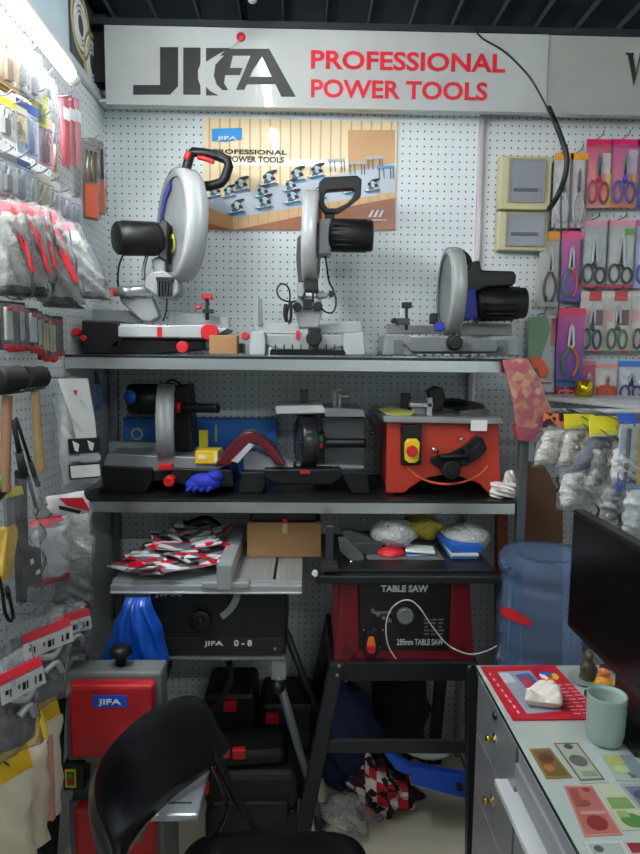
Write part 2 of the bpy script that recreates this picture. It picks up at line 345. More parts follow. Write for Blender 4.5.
# dark upright strip added to darken the corner between poster and sign
S(B(mat(24, 26, 28, rough=.6)).box(XL-.011, XL+.035, YS+.045, YB-.001, ZT+.062, ZC-.003).mk('trim_4'))
# ------------------------------------------------------------------ shelving
ZS1, ZS2, YSH = 1.500, 1.076, 1.90
XS0, XS1 = XL+.004, .632
t = thing('shelving_unit', 'steel display shelving with two chrome-edged shelves of power tools', 'shelving', (0, 2.1, 0))
for zz, x1 in ((ZS1, .60), (ZS2, .632)):
    s_ = B(mat(24, 26, 26, rough=.35)).box(XS0, x1, YSH, YB-.02, zz-.008, zz).mk('shelf_board', t, bev=.001)
    B(CHROME).box(XS0, x1, YSH+.002, YSH+.012, zz-.038, zz-.008).plus(B(CHROME).box(XS0, x1, YSH+.002, YSH+.02, zz-.040, zz-.038)).mk('chrome_edge', s_)
B(mat(100, 104, 106, rough=.4, metal=.6)).box(.640, .666, YSH+.0, YSH+.03, 0, ZS1-.05).mk('post', t, bev=.003)
B(mat(150, 155, 158, rough=.25, metal=.8)).box(XS0+.006, XS0+.032, YB-.06, YB-.03, 0, ZS1-.01).mk('post', t, bev=.003)
B(mat(150, 155, 158, rough=.35, metal=.6)).box(.578, .594, YB-.06, YB-.035, 0, ZS1-.01).mk('post', t, bev=.003)
B(mat(150, 155, 158, rough=.25, metal=.8)).box(XS0+.006, XS0+.032, YSH+.02, YSH+.046, 0, ZS2-.04).mk('post', t, bev=.003)
# ------------------------------------------------------------------ poster on the board
YP = YB-.018
pm, n, l, p = newmat('poster_print'); tc = n.new('ShaderNodeTexCoord'); wv = n.new('ShaderNodeTexWave'); wv.inputs['Scale'].default_value = 9; wv.inputs['Distortion'].default_value = .6
l.new(tc.outputs['Object'], wv.inputs['Vector']); cr = n.new('ShaderNodeValToRGB'); cr.color_ramp.elements[0].color = lin((206, 166, 116))+(1,); cr.color_ramp.elements[1].color = lin((236, 216, 176))+(1,); cr.color_ramp.elements[1].position = .12
l.new(wv.outputs['Fac'], cr.inputs[0]); l.new(cr.outputs[0], p.inputs['Base Color']); p.inputs['Roughness'].default_value = .22; p.inputs['Coat Weight'].default_value = .8
t = thing('poster', 'glossy poster of power tools on a wooden stage, under the shop sign', 'poster', at(300, 230, YP))
B(pm).pb(203, 118, 395, 230, YP, .004).mk('sheet', t)
E_ = (0, -.0012, 0)
def pq(pts, m, dy=0): return B(m).pr([at(x, y, YP-dy) for x, y in pts], E_)
PB = mat(70, 150, 200, rough=.3); PT = mat(30, 90, 110, rough=.3)
WD = mat(196, 146, 96, rough=.3); WF = mat(214, 176, 124, rough=.3)
q = pq([(203, 221), (233, 230), (340, 207), (395, 197), (395, 230), (203, 230)], mat(160, 98, 62, rough=.3))
q.plus(pq([(348, 130), (395, 130), (395, 164), (348, 172)], mat(206, 160, 110, rough=.3)))
q.plus(pq([(203, 205), (222, 197), (395, 163), (395, 192), (233, 218)], mat(188, 196, 206, rough=.3), .0013))
q.plus(pq([(233, 218), (395, 192), (395, 198), (340, 208), (233, 230.5)], WF, .0013)).plus(pq([(203, 205), (233, 218), (233, 230.5), (203, 221)], WD, .0013))
for k in range(16):
    x = 238+k*10; y0_ = 218-(x-233)*.16; q.plus(pq([(x, y0_), (x+.8, y0_), (x+.8, y0_+12-k*.5), (x, y0_+12-k*.5)], WD, .0026))
q.mk('printed_stage', t)
q = B(PB); R = random.Random(5); LV = [.0028]
def pp_(pts, m):
    LV[0] += .00003; q.m(m).pr([at(x, y, YP-LV[0]) for x, y in pts], E_)
def mini(x, y, k=1., tb=False):
    K = lambda dx, dy: (x+dx*k, y+dy*k)
    if tb:
        pp_([K(-9, -6), K(9, -7), K(10, -4), K(-8, -3)], PB if int(x) % 2 else LGREY)
        for dx in (-7, -2, 5, 8): pp_([K(dx, -4), K(dx+1, -4), K(dx+1.6, 7), K(dx+.6, 7)], PT)
        return
    pp_([K(-12, 1), K(8, -2), K(13, 0), K(-6, 4)], PT); pp_([K(-11, 0), K(7, -3), K(9, -2), K(-8, 1.5)], PAPER); pp_([K(-12, 3), K(-4, 5), K(12, 1.5), K(12, .5), K(-5, 4)], PB)
    pp_([K(-2, -2), K(1, -3), K(2, -7), K(-1, -6)], BLACK)
    for r_, m_ in ((6, PT), (4.8, mat(176, 192, 198, rough=.3)), (1.2, LGREY)):
        pp_([K(1+r_*math.cos(2*PI*j/14), -8+r_*math.sin(2*PI*j/14)) for j in range(14)], m_)
    pp_([K(-4, -8), K(0, -5), K(3, -1), K(-5, 0)], PT); pp_([K(-2, -14), K(4, -16), K(10, -17), K(11, -15), K(5, -11)], BLACK); pp_([K(3, -9), K(8, -8), K(9, -5), K(4, -4)], BLACK); pp_([K(-6, -10), K(-2, -11), K(-1, -7), K(-6, -6)], BLACK)
    if int(x*7) % 3 == 0: pp_([K(1, 2), K(5, 1.4), K(5, 3), K(1, 3.6)], mat(225, 60, 110))
for x, y, k in ((214, 196, .75), (240, 190, .85), (268, 184, .85), (296, 180, .85), (316, 176, .8)): mini(x, y, k)
for x, y in ((336, 165), (356, 168), (374, 163), (385, 172)): mini(x, y, .95, True)
for x, y, k in ((228, 196, .7), (262, 196, .7), (290, 190, .7), (372, 190, .7), (236, 212, .8), (264, 207, .8), (292, 202, .8), (318, 198, .75), (350, 192, .7)): mini(x, y, k)
q.mk('printed_tools', t)
pq([(212, 129), (242, 128), (242, 139), (226, 142), (212, 141)], mat(30, 150, 225, rough=.3), .0013).mk('printed_badge', t)
ptext('JIFA', 217, 136, 237, 141, YP-.003, PAPER, .02, .0008).mk('lettering', t)
q = ptext('PROFESSIONAL', 213, 149, 287, 155, YP-.0015, SBL, .03, .0015); q.plus(ptext('POWER TOOLS', 228, 156, 284, 163, YP-.0015, SBL, .03, .0015)).mk('lettering', t)
q = B(PAPER); c = at(378, 214, YP-.002)
for dx in (-5, 0, 5): q.pr([at(373+dx, 217, YP-.002), at(377+dx, 210, YP-.002), at(379+dx, 210, YP-.002), at(376+dx, 217, YP-.002)], E_)
q.pr([at(372, 219.5, YP-.002), at(387, 219.5, YP-.002), at(387, 220.5, YP-.002), at(372, 220.5, YP-.002)], E_)
q.mk('printed_emblem', t)
# ------------------------------------------------------------------ beige twin switch boxes
CREAM = mat(196, 190, 150, rough=.4, spec=.6); YE = YB-.014
t = thing('switch_box', 'pair of beige electrical boxes with clear windows on the pegboard', 'electrical box', at(524, 250, YE))
for (x0, y0, x1, y1, wi) in ((501, 155, 550, 210, (511, 160, 543, 201)), (499, 211, 547, 251, (508, 214, 543, 245))):
    a, b = at(x0, y0, YE-.045), at(x1, y1, YE-.045)
    u = B(CREAM).box(a.x, b.x, YE-.045, YE, b.z+.001, a.z-.001).mk('housing', t, bev=.004)
    a, b = at(wi[0], wi[1], YE-.048), at(wi[2], wi[3], YE-.048)
    B(mat(150, 146, 120, rough=.4)).ring([(a.x-.006, YE-.046, b.z-.006), (b.x+.006, YE-.046, b.z-.006), (b.x+.006, YE-.046, a.z+.006), (a.x-.006, YE-.046, a.z+.006)], [(a.x, YE-.046, b.z), (b.x, YE-.046, b.z), (b.x, YE-.046, a.z), (a.x, YE-.046, a.z)], (0, -.006, 0)).mk('window_frame', u)
    B(mat(150, 152, 160, rough=.06, coat=1)).box(a.x, b.x, YE-.049, YE-.0455, b.z, a.z).mk('window', u)
    B(mat(90, 92, 104, rough=.4)).box(a.x+.012, b.x-.02, YE-.0505, YE-.049, b.z+.03, b.z+.042).mk('printed_strip', u)
# ------------------------------------------------------------------ cables at the sign
YC = 2.12
B(BLACK).pt([(474, 27, 2.215), (482, 38, YC), (505, 52, YC), (528, 75, YC), (541, 96, YC), (549, 112, YC), (556, 126, YC)], .9, 6).mk('wire', None, 'thin black wire drooping across the front of the sign', 'cable')
B(BLACK).pt([(549, 108, 2.19), (555, 122, YC), (563, 143, YC), (567, 160, YC), (564, 180, YC), (557, 197, YC), (549, 209, 2.2)], 2.6, 10).mk('power_cable', None, 'thick black cable curving from the sign to the beige boxes', 'cable')
B(BLACK).pt([(561, 190, 2.2), (561, 220, 2.24), (561, 260, 2.24), (559, 300, 2.24), (556, 340, 2.24), (555, 388, 2.24)], .6, 6).mk('wire', None, 'thin black wire running down between the scissors and the pegboard', 'cable')
# ================================================================== POWER TOOLS ON THE SHELVES
Z1 = ZS1+.001; Z2 = ZS2+.001
def A(p, dx=0, dy=0, dz=0): return Vector((p.x+dx, p.y+dy, p.z+dz))
def floorbox(b, x0, y0, x1, Y, d, z0):     # box from pixel left/top/right down to height z0
    p, q = at(x0, y0, Y), at(x1, y0, Y); return b.box(p.x, q.x, Y, Y+d, z0, p.z)
def guard(t, c, R_, th, ax, m=ACRY, mcore=LGREY, name='blade_guard', cut=.8):
    # round blade housing: cast shell with a clear lower guard and the toothed blade in it
    c = Vector(c); ax = Vector(ax).normalized()
    hf = [(0, -.34), (.60, -.36), (.62, -.37), (.84, -.39), (.85, -.395), (.87, -.50), (.88, -.505), (.965, -.50), (.972, -.495), (.995, -.34), (1., -.33), (1., -.06), (.985, -.05)]
    pr = [(R_*a_, th*h_) for a_, h_ in hf]+[(R_*a_, -th*h_) for a_, h_ in reversed(hf)]
    g_ = B(mcore).lathe(pr, c, ax, 44).mk(name, t)
    B(m).lathe([(R_*.90, -th*.56), (R_*1.0, -th*.54), (R_*1.03, -th*.4), (R_*1.035, 0), (R_*1.03, th*.4), (R_*1.0, th*.54), (R_*.90, th*.56)], c, ax, 44).mk('clear_rim', g_)
    for sg in (-1, 1): B(DGREY).lathe([(R_*.845, sg*th*.40), (R_*.845, sg*th*.425), (R_*.862, sg*th*.46), (R_*.865, sg*th*.42)], c, ax, 40).mk('guard_seam', g_)
    return g_
def saw_disc(t, c, R_, ax, n=48):
    c = Vector(c); ax = Vector(ax).normalized(); u = ax.orthogonal().normalized(); v = ax.cross(u); pts = []
    for i in range(n*2):
        rr = R_*(1 if i % 2 else .955); an = PI*i/n; pts.append(c+(u*math.cos(an)+v*math.sin(an))*rr)
    return B(STEEL).pr(pts, ax*.002).mk('blade', t)
def motor(t, a, b, r, m=BLACK, ribs=0, cap=.15):
    a, b = Vector(a), Vector(b); L = (b-a).length
    pr = [(0, 0), (r*.8, 0), (r*.97, L*.04), (r, L*.08)]
    if ribs:
        for k in range(ribs):
            h0 = L*(.1+.7*k/ribs); pr += [(r, h0), (r*.9, h0+.001), (r*.9, h0+L*.25/ribs), (r, h0+L*.25/ribs+.001)]
    pr += [(r, L*.84), (r*.93, L*.86), (r*.95, L*.94), (r*.82, L*.985), (0, L)]
    return B(m).lathe(pr, a, b-a, 24).mk('motor', t)
# ---- saw 1: tall raised mitre saw, left end of the top shelf
t = thing('mitre_saw', 'large mitre saw with raised silver head and red knobs, left end of the top shelf', 'power saw', Vector((-.45, 2.12, Z1)))
B(CAST).pp([(86, 309), (142, 311), (142, 323), (88, 324)], 2.17, .022).pp([(169, 310), (229, 318), (229, 331), (169, 330)], 2.17, .022).mk('fence', t, bev=.002)
q = B(LGREY).pp([(86, 322), (228, 328), (210, 340), (118, 338), (84, 333)], 2.0, .17); q.mk('table', t, bev=.003)
b = B(BLACK); floorbox(b, 81, 320, 119, 1.99, .2, Z1); b.mk('base', t, bev=.006)
b = B(BLACKG); b.pp([(119, 338), (205, 341), (205, 349), (150, 354), (100, 354)], 1.99, .2); 
b.mk('base', t, bev=.003)
a0 = at(150, 340, 1.97)
B(LGREY).pp([(118, 326), (205, 325), (207, 338), (118, 337)], 1.965, .06).mk('front_rail', t, bev=.003)
B(RED).pp([(157, 327), (162, 327), (162, 337), (157, 337)], 1.963, .003).mk('red_marker', t)
for (x, y, r_, Y) in ((209, 332, 8.5, 1.955), (75, 332, 4, 1.97), (83, 338, 3, 1.98), (182, 347, 6, 1.97)): B(RED).pc(x, y, Y, r_, .035, 18).mk('red_knob', t, bev=.003)
B(BLACK).pc(226, 341, 2.02, 5, .05).pb(214, 343, 243, 353, 2.05, .08).mk('side_foot', t, bev=.002)
B(RED).pc(245, 336, 2.02, 4, .03).mk('red_knob', t, bev=.002)
c = at(207, 298, 2.12)
B(BLACK).cyl(A(c, 0, 0, -.07), A(c, 0, 0, .0), .006).pb(203, 309, 213, 313, 2.11, .03).mk('clamp', t)
B(RED).pb(201, 294, 212, 299, 2.11, .03).cyl(at(196, 307, 2.115), at(201, 307, 2.115), .008).mk('clamp_knob', t, bev=.003)
# arm and pivot
B(CAST).pp([(118, 291), (132, 295), (152, 297), (159, 317), (150, 322), (140, 320), (120, 301)], 2.12, .05).mk('swing_arm', t, bev=.006)
B(ALU).cyl(at(116, 292, 2.10), at(150, 289, 2.10), .014).cyl(at(120, 292, 2.10), at(132, 291, 2.10), .018).mk('slide_tube', t)
B(RED).cyl(at(111, 292, 2.10), at(116, 292, 2.10), .015).mk('red_knob', t, bev=.003)
q = B(CAST).pp([(144, 276), (150, 272), (163, 270), (179, 281), (179, 292), (172, 299), (158, 298), (144, 288)], 2.08, .08).pp([(151, 259), (158, 256), (166, 260), (164, 276), (154, 276)], 2.1, .05)
q.mk('pivot_casting', t, bev=.006)
b = B(BLACK)
for k in range(5): b.pb(157+k*3, 278, 159+k*3, 296, 2.062, .02)
b.pb(156, 277, 173, 281, 2.066, .03).mk('bellows', t)
B(RED).pc(185, 277, 2.1, 3, .02).mk('red_knob', t)
B(STEEL).pt([(147, 255, 2.12), (144, 266, 2.12), (143, 280, 2.12)], 2, 8).mk('spring_rod', t)
gc = at(181, 226, 2.12); gax = Vector((-.88, -.47, .02))
g_ = guard(t, gc, .168, .058, gax, m=plastic('clear_guard', (.8, .82, .82), .35, .08, .02, 4), mcore=mat(176, 180, 180, rough=.4, metal=.1))
pts = []
for k in range(9): an = math.radians(100+k*9); pts.append((an, .158))
u_ = gax.normalized().cross(Vector((0, 0, 1))).normalized(); v_ = u_.cross(gax.normalized()); v_ = v_ if v_.z > 0 else -v_
u_ = u_ if u_.x > 0 else -u_
def gp(an, r): return gc+gax.normalized()*.027+(u_*math.cos(an)+v_*math.sin(an))*r
pl = [gp(a_, .150) for a_, _ in pts]+[gp(a_, .115) for a_, _ in reversed(pts)]
B(mat(60, 70, 190, rough=.3)).pr(pl, gax.normalized()*.002).mk('blue_decal', g_)
B(mat(200, 205, 60)).lathe([(.02, .0), (.032, .001), (.02, .002)], gc+gax.normalized()*.028-v_*.06, gax, 20).mk('yellow_decal', g_)
saw_disc(g_, gc-v_*.01, .145, gax)
motor(t, at(158, 239, 2.1), at(115, 238, 2.02), .052)
B(BLACK).pp([(155, 226), (163, 218), (168, 222), (167, 262), (160, 258), (154, 250)], 2.08, .07).mk('gear_housing', t, bev=.004)
B(BLACK).pt([(184, 180, 2.12), (187, 166, 2.12), (190, 155, 2.12), (193, 152, 2.12), (204, 153, 2.12), (218, 156, 2.12), (227, 160, 2.12), (229, 166, 2.12), (225, 178, 2.12), (221, 183, 2.12), (210, 186, 2.12), (198, 186, 2.12)], 4.6, 12, False).mk('handle', t)
B(RED).pt([(198, 157, 2.115), (206, 159, 2.113), (214, 162, 2.112)], 2.4).pt([(186, 160, 2.11), (189, 152, 2.11)], 3.2).mk('red_trigger', t)
B(BLACK).pt([(124, 253, 2.08), (119, 266, 2.08), (118, 284, 2.1), (121, 297, 2.12), (124, 304, 2.14)], 1, 6).mk('cord', t)
B(BLACK).pt([(167, 298, 2.1), (166, 312, 2.1), (163, 321, 2.12)], .9, 6).mk('cord', t)
# ---- wooden block
B(CARD).pb(209, 335, 237, 354.5, 1.93, .06).mk('wooden_block', None, 'small tan wooden block at the front edge of the top shelf', 'block', bev=.002)
# ---- saw 2: centre of the top shelf
t = thing('mitre_saw', 'upright mitre saw with D-shaped black handle, centre of the top shelf', 'power saw', Vector((0, 2.12, Z1)))
def P2(pts): return [at(x, y, 2.12) for x, y in pts]
B(BLACK).ring(P2([(319, 182), (324, 177), (340, 176), (357, 175), (362, 179), (361, 196), (351, 204), (338, 213), (325, 213), (320, 206), (318, 195)]), P2([(325, 193), (327, 191), (340, 190), (353, 189), (355, 191), (352, 198), (347, 203), (337, 208), (328, 208), (325, 204), (324, 198)]), (0, .03, 0)).mk('handle', t, bev=.006)
B(RED).pb(326, 188, 344, 190.5, 2.125, .02).mk('red_trigger', t)
B(BLACK).pp([(325, 212), (335, 212), (334, 221), (325, 221)], 2.13, .03).mk('handle_stem', t, bev=.002)
gc = at(312, 238, 2.12)
g_ = guard(t, gc, .140, .042, (1, -.08, -.03), m=plastic('clear_guard2', (.8, .82, .82), .35, .08, .02, 4), mcore=mat(168, 172, 172, rough=.25, metal=.6))
saw_disc(g_, gc, .122, (1, -.1, -.03))
B(DGREY).pp([(297, 238), (301, 234), (304, 236), (304, 282), (298, 281), (296, 260)], 2.1, .04).mk('linkage_arm', t, bev=.003)
B(CAST).pp([(319, 219), (331, 218), (331, 254), (318, 254)], 2.09, .09).mk('gearbox', t, bev=.004)
motor(t, at(330, 235.5, 2.12), at(374, 236, 2.10), .052)
b = B(BLACK)
for k in range(5): b.cyl(at(332, 225+k*5, 2.066), at(362, 225+k*5, 2.066), .003, n=8)
b.mk('motor_rib', t)
B(BLACK).pp([(304, 279), (318, 279), (319, 292), (305, 291)], 2.07, .06).mk('lower_guard', t, bev=.004)
B(CAST).pp([(297, 282), (304, 282), (306, 296), (300, 298), (297, 295)], 2.08, .04).pp([(316, 290), (328, 293), (328, 298), (316, 298)], 2.09, .03).pp([(297, 296), (321, 296), (323, 312), (318, 328), (299, 328), (294, 310)], 2.1, .07).mk('pivot_casting', t, bev=.005)
B(BLACK).pc(297, 306.5, 2.07, 4.4, .03).pc(318, 306, 2.07, 4.4, .03).pb(303, 299, 312, 309, 2.075, .03).pt([(305, 292, 2.08), (303, 298, 2.08), (306, 304, 2.08)], 1.2).pt([(313, 292, 2.08), (313, 302, 2.08)], 1.2).mk('black_knob', t, bev=.003)
B(BLACK).pc(331.5, 294, 2.09, 3, .025).mk('black_knob', t)
B(BLACK).pt([(325, 254, 2.13), (327, 268, 2.13), (329, 281, 2.12), (334, 292, 2.1), (336, 303, 2.1), (333, 312, 2.1), (326, 312, 2.1), (321, 307, 2.1)], .9, 6).mk('cord', t)
B(BLACK).pt([(299, 300, 2.12), (290, 302, 2.08), (280, 298, 2.06), (277, 290, 2.06), (281, 284, 2.06), (287, 286, 2.06), (290, 294, 2.06), (289, 305, 2.06), (287, 316, 2.06), (289, 324, 2.1)], .9, 6).mk('cord', t)
B(BLACK).pt([(286, 304, 2.05), (285, 314, 2.05), (287, 322, 2.05)], 2).pt([(291, 303, 2.05), (291, 315, 2.05), (290, 323, 2.05)], 1.5).mk('plug', t)
B(STEEL).pb(258, 298, 262.5, 325, 2.15, .012).mk('upright_rule', t, bev=.001)
b = B(GREY)
for k in range(9): b.pb(262, 301+k*2.4, 263, 301.7+k*2.4, 2.149, .002)
B(LGREY).pp([(252, 321), (300, 325), (300, 334), (256, 333)], 2.16, .022).pp([(314, 325), (361, 321), (362, 332), (314, 334)], 2.16, .022).mk('fence', t, bev=.002)
b = B(LGREY)
b.pp([(251, 332), (264, 331), (266, 342), (265, 355.5), (249, 355.5)], 1.98, .16).mk('base_block', t, bev=.005)
b = B(LGREY)
b.pp([(343, 333), (364, 332), (366, 355.5), (344, 356)], 1.98, .16).mk('base_block', t, bev=.005)
B(mat(165, 168, 168, rough=.35, metal=.4)).pp([(266, 334), (343, 335), (344, 346), (330, 350), (282, 350), (265, 345)], 2.0, .16).mk('turntable', t, bev=.004)
q = B(BLACKG).pp([(271, 349), (344, 350), (346, 354), (343, 355.5), (270, 355), (270, 352)], 1.955, .05)
for k in range(8): q.pb(275+k*8.5, 344.5, 276+k*8.5, 349.5, 1.965, .02)
q.mk('mitre_scale', t)
B(RED).pb(296, 331, 300, 339, 1.99, .02).mk('red_marker', t)
B(BLACK).pc(314, 338, 1.95, 8, .05, 20).pb(308, 328, 321, 333, 1.98, .08).mk('lock_knob', t, bev=.004)
# ---- saw 3: right of the top shelf
t = thing('mitre_saw', 'low grey mitre saw with dark blue housing, right end of the top shelf', 'power saw', Vector((.42, 2.12, Z1)))
gc = at(451, 292, 2.1)
g_ = guard(t, gc, .134, .042, (-.998, .02, .0), m=plastic('clear_guard3', (.75, .78, .76), .3, .08, .02, 4), mcore=mat(125, 132, 130, rough=.3, metal=.6))
saw_disc(g_, gc, .115, (-.998, .02, 0))
B(BLACK).pt([(459, 252, 2.12), (465, 255, 2.12), (469, 262, 2.12), (470, 272, 2.12), (466, 282, 2.12)], 3.2, 10).mk('carry_handle', t)
B(BLACK).pp([(466, 272), (471, 262), (480, 260), (482, 270), (514, 271), (517, 275), (516, 283), (512, 286), (486, 287), (478, 291), (466, 291)], 2.08, .045).mk('handle', t, bev=.006)
B(DBLUE).pp([(461, 290), (476, 288), (478, 318), (470, 320), (461, 319)], 2.07, .09).mk('blue_housing', t, bev=.004)
motor(t, at(474, 304, 2.12), at(527, 303, 2.10), .052, BLACK, cap=.1)
b = B(BLACK)
for k in range(9):
    an = PI*(.62+.85*k/8); dz, dy = math.cos(an)*.053, -abs(math.sin(an))*.053
    p0, p1 = at(479, 304, 2.12), at(513, 303.5, 2.10); b.cyl(A(p0, 0, dy, dz), A(p1, 0, dy, dz), .0035, n=6)
b.mk('motor_rib', t)
B(BLACK).pt([(473, 316, 2.1), (477, 322, 2.1), (481, 317, 2.1)], .9).mk('cord', t)
B(mat(140, 142, 138, rough=.45, metal=.4)).pp([(387, 324), (448, 326), (448, 334), (387, 334)], 2.17, .022).pp([(460, 323), (512, 324), (512, 336), (460, 335)], 2.17, .022).mk('fence', t, bev=.002)
b = B(GREY); b.pp([(385, 334), (411, 335), (412, 340), (489, 341), (490, 336), (518, 336), (520, 356), (383, 355.5)], 2.0, .17).mk('base', t, bev=.004)
B(mat(110, 114, 116, rough=.5)).pp([(412, 337), (489, 338), (500, 345), (496, 352), (412, 352), (404, 344)], 1.98, .03).mk('turntable', t, bev=.004)
B(mat(95, 100, 100, rough=.4)).pb(394, 340, 403, 354, 1.997, .01).mk('side_slot', t)
B(mat(95, 100, 100, rough=.4)).pb(497, 340, 508, 354, 1.997, .01).mk('side_slot', t)
B(BLACK).pc(456, 342.5, 1.94, 7.5, .05, 20).cyl(at(451, 333, 1.99), at(451, 348, 1.99), .008).mk('lock_knob', t, bev=.004)
B(DBLUE).pb(436, 322, 444, 331, 2.03, .04).mk('blue_bracket', t, bev=.003)
B(BLACK).pb(431, 313, 438, 324, 2.04, .03).mk('stop_block', t, bev=.003)
b = B(STEEL); b.pb(400, 301, 403, 326, 2.1, .01).mk('clamp_rod', t)
B(BLACK).pb(402, 302, 412, 308, 2.09, .025).cyl(at(406.5, 307, 2.1), at(406.5, 330, 2.1), .005).mk('clamp_screw', t, bev=.002)
B(DGREY).pb(397, 318, 410, 325, 2.09, .03).mk('clamp_arm', t, bev=.002)
B(BLACK).pc(394.5, 320.5, 2.09, 2.8, .03).mk('clamp_knob', t, bev=.002)
b = B(LGREY)
for k in range(8): b.pb(418+k*9, 354, 423+k*9, 355.5, 1.96, .01)
b.mk('mitre_scale', t)
# ================================================================== MIDDLE SHELF
# blue carton
t = thing('carton', 'long bright blue carton lying at the back of the middle shelf', 'box', Vector((-.35, 2.28, Z2)))
a, b_ = at(123, 418, 2.26), at(277, 458, 2.26)
B(mat(28, 120, 205, rough=.5)).box(a.x, b_.x, 2.26, 2.325, Z2, a.z).mk('body', t, bev=.003)
O_ = mat(230, 220, 120, rough=.5)
q = B(O_); c = at(137, 434, 2.259)
o_, i_ = [], []
for k in range(20): an = 2*PI*k/20; o_.append(c+Vector((math.cos(an)*.021, 0, math.sin(an)*.021))); i_.append(c+Vector((math.cos(an)*.015, 0, math.sin(an)*.015)))
q.ring(o_, i_, (0, -.001, 0)).mk('printed_emblem', t)
B(O_).pb(215, 425, 217, 442, 2.258, .001).mk('printed_line', t)
# saw 4
t = thing('mitre_saw', 'black mitre saw with round silver guard and side handle, left end of the middle shelf', 'power saw', Vector((-.42, 2.1, Z2)))
B(LGREY).pp([(109, 442), (158, 443), (158, 456), (109, 456)], 2.15, .022).pp([(173, 447), (222, 448), (222, 462), (173, 461)], 2.15, .022).mk('fence', t, bev=.002)
B(mat(150, 154, 156, rough=.4, metal=.4)).pp([(107, 454), (222, 458), (226, 466), (214, 472), (110, 470), (103, 464)], 2.0, .15).mk('table', t, bev=.003)
b = B(BLACK); b.pp([(102, 466), (152, 468), (152, 480), (146, 494), (99, 493)], 1.985, .17); b.mk('base', t, bev=.004)
b = B(BLACK); b.pp([(170, 468), (232, 470), (234, 487), (200, 488), (172, 482)], 1.985, .17).pp([(150, 470), (172, 470), (172, 480), (150, 482)], 2.0, .1).mk('base', t, bev=.004)
gc = at(167, 424, 2.08)
g_ = guard(t, gc, .128, .05, (-.98, -.15, 0), m=plastic('clear_guard4', (.7, .74, .74), .3, .08, .02, 4), mcore=mat(120, 124, 124, rough=.3, metal=.6))
saw_disc(g_, gc, .11, (-.98, -.15, 0))
motor(t, at(160, 399, 2.12), at(127, 399, 2.1), .05)
B(BLUE).lathe([(0, 0), (.022, 0), (.022, .002), (0, .002)], at(130, 397, 2.045), (-.3, -1, 0)).mk('blue_badge', t)
B(BLACK).pp([(170, 386), (188, 384), (191, 420), (193, 452), (172, 452), (168, 420)], 2.1, .12).mk('motor_housing', t, bev=.006)
B(BLACK).pt([(176, 408, 2.06), (196, 408, 2.03), (218, 408.5, 2.0)], 4.6, 12).mk('handle', t)
B(RED).cyl(at(176, 407.5, 2.05), at(181, 407.5, 2.05), .017).mk('red_trigger', t)
B(RED).pb(158, 464, 172, 470, 1.98, .04).mk('red_marker', t, bev=.002)
B(RED).pc(168.5, 482, 1.94, 5.6, .045, 18).mk('red_knob', t, bev=.004)
B(BLACK).pt([(165, 384, 2.1), (172, 380, 2.12), (182, 386, 2.14), (187, 400, 2.14), (184, 430, 2.15)], 1.1).mk('cord', t)
B(mat(215, 205, 30, rough=.5)).pb(199, 430, 208, 447, 2.14, .004).pb(201, 433, 206, 436, 2.138, .002).mk('hang_tag', None, 'yellow tag behind the yellow carton on the middle shelf', 'tag')
# yellow carton standing in front
t = thing('carton', 'small yellow carton beside the silver saw guard on the middle shelf', 'box', at(206, 464, 2.03))
B(mat(240, 196, 20, rough=.5)).pb(195, 451, 218, 464, 1.99, .08).mk('body', t, bev=.002)
B(mat(225, 225, 210)).pb(214, 452, 217, 463, 1.9885, .001).mk('label', t)
B(mat(225, 225, 210)).pb(198, 455, 206, 459, 1.9885, .001).mk('label', t)
# dark red guard hood
t = thing('guard_hood', 'dark red arched plastic hood between the two saws on the middle shelf', 'tool part', at(247, 470, 2.0))
B(mat(92, 12, 28, rough=.2, coat=.5)).pp([(214, 466), (228, 446), (243, 432), (252, 431), (264, 438), (275, 448), (286, 466), (277, 466), (266, 452), (256, 444), (247, 446), (238, 456), (231, 466)], 1.97, .07).mk('shell', t, bev=.006)
B(mat(190, 180, 185, rough=.4)).pp([(231, 461), (249, 443), (254, 445), (238, 463)], 1.966, .003).mk('label', t)
# blue glove
q = B(mat(24, 44, 170, rough=.7, bump=.3)); c = at(205, 482, 1.945)
q.sph(c, (.052, .03, .028)).sph(A(c, .03, 0, .018), (.026, .024, .02)).sph(A(c, -.03, -.005, -.008), (.03, .022, .02))
for k in range(4): q.cyl(A(c, -.03+k*.018, -.01, -.005), A(c, -.048+k*.02, -.026, -.02), .0085, .007, 10).sph(A(c, -.048+k*.02, -.026, -.02), .0072, 8)
q.mk('work_glove', None, 'crumpled royal blue rubber glove on the middle shelf edge', 'glove')
# saw 5
t = thing('mitre_saw', 'black mitre saw with small white upper table and square switch, centre of the middle shelf', 'power saw', Vector((0, 2.1, Z2)))
B(LGREY).pp([(243, 452), (256, 451), (282, 462), (296, 468), (294, 474), (244, 473)], 2.03, .12).mk('table', t, bev=.003)
B(mat(150, 154, 156, rough=.4, metal=.4)).pp([(296, 464), (364, 466), (366, 474), (298, 474)], 2.05, .12).mk('table', t, bev=.003)
b = B(BLACK); b.pp([(241, 472), (264, 472), (266, 484), (262, 494), (238, 494)], 1.985, .17).mk('base', t, bev=.004)
b = B(BLACK); b.pp([(341, 472), (367, 472), (370, 494), (352, 494)], 1.985, .17).mk('base', t, bev=.004)
B(BLACK).pp([(264, 469), (341, 469), (343, 476), (332, 485), (276, 484), (262, 477)], 1.99, .15).mk('turntable', t, bev=.005)
B(RED).pb(300, 471, 310, 474, 1.98, .01).mk('red_marker', t)
gc = at(306, 442, 2.08)
g_ = guard(t, gc, .086, .045, (-.98, -.2, 0), m=mat(40, 42, 44, rough=.2), mcore=mat(66, 68, 70, rough=.3))
B(BLACK).pp([(300, 442), (312, 440), (312, 471), (303, 471)], 2.03, .05).mk('lower_guard', t, bev=.004)
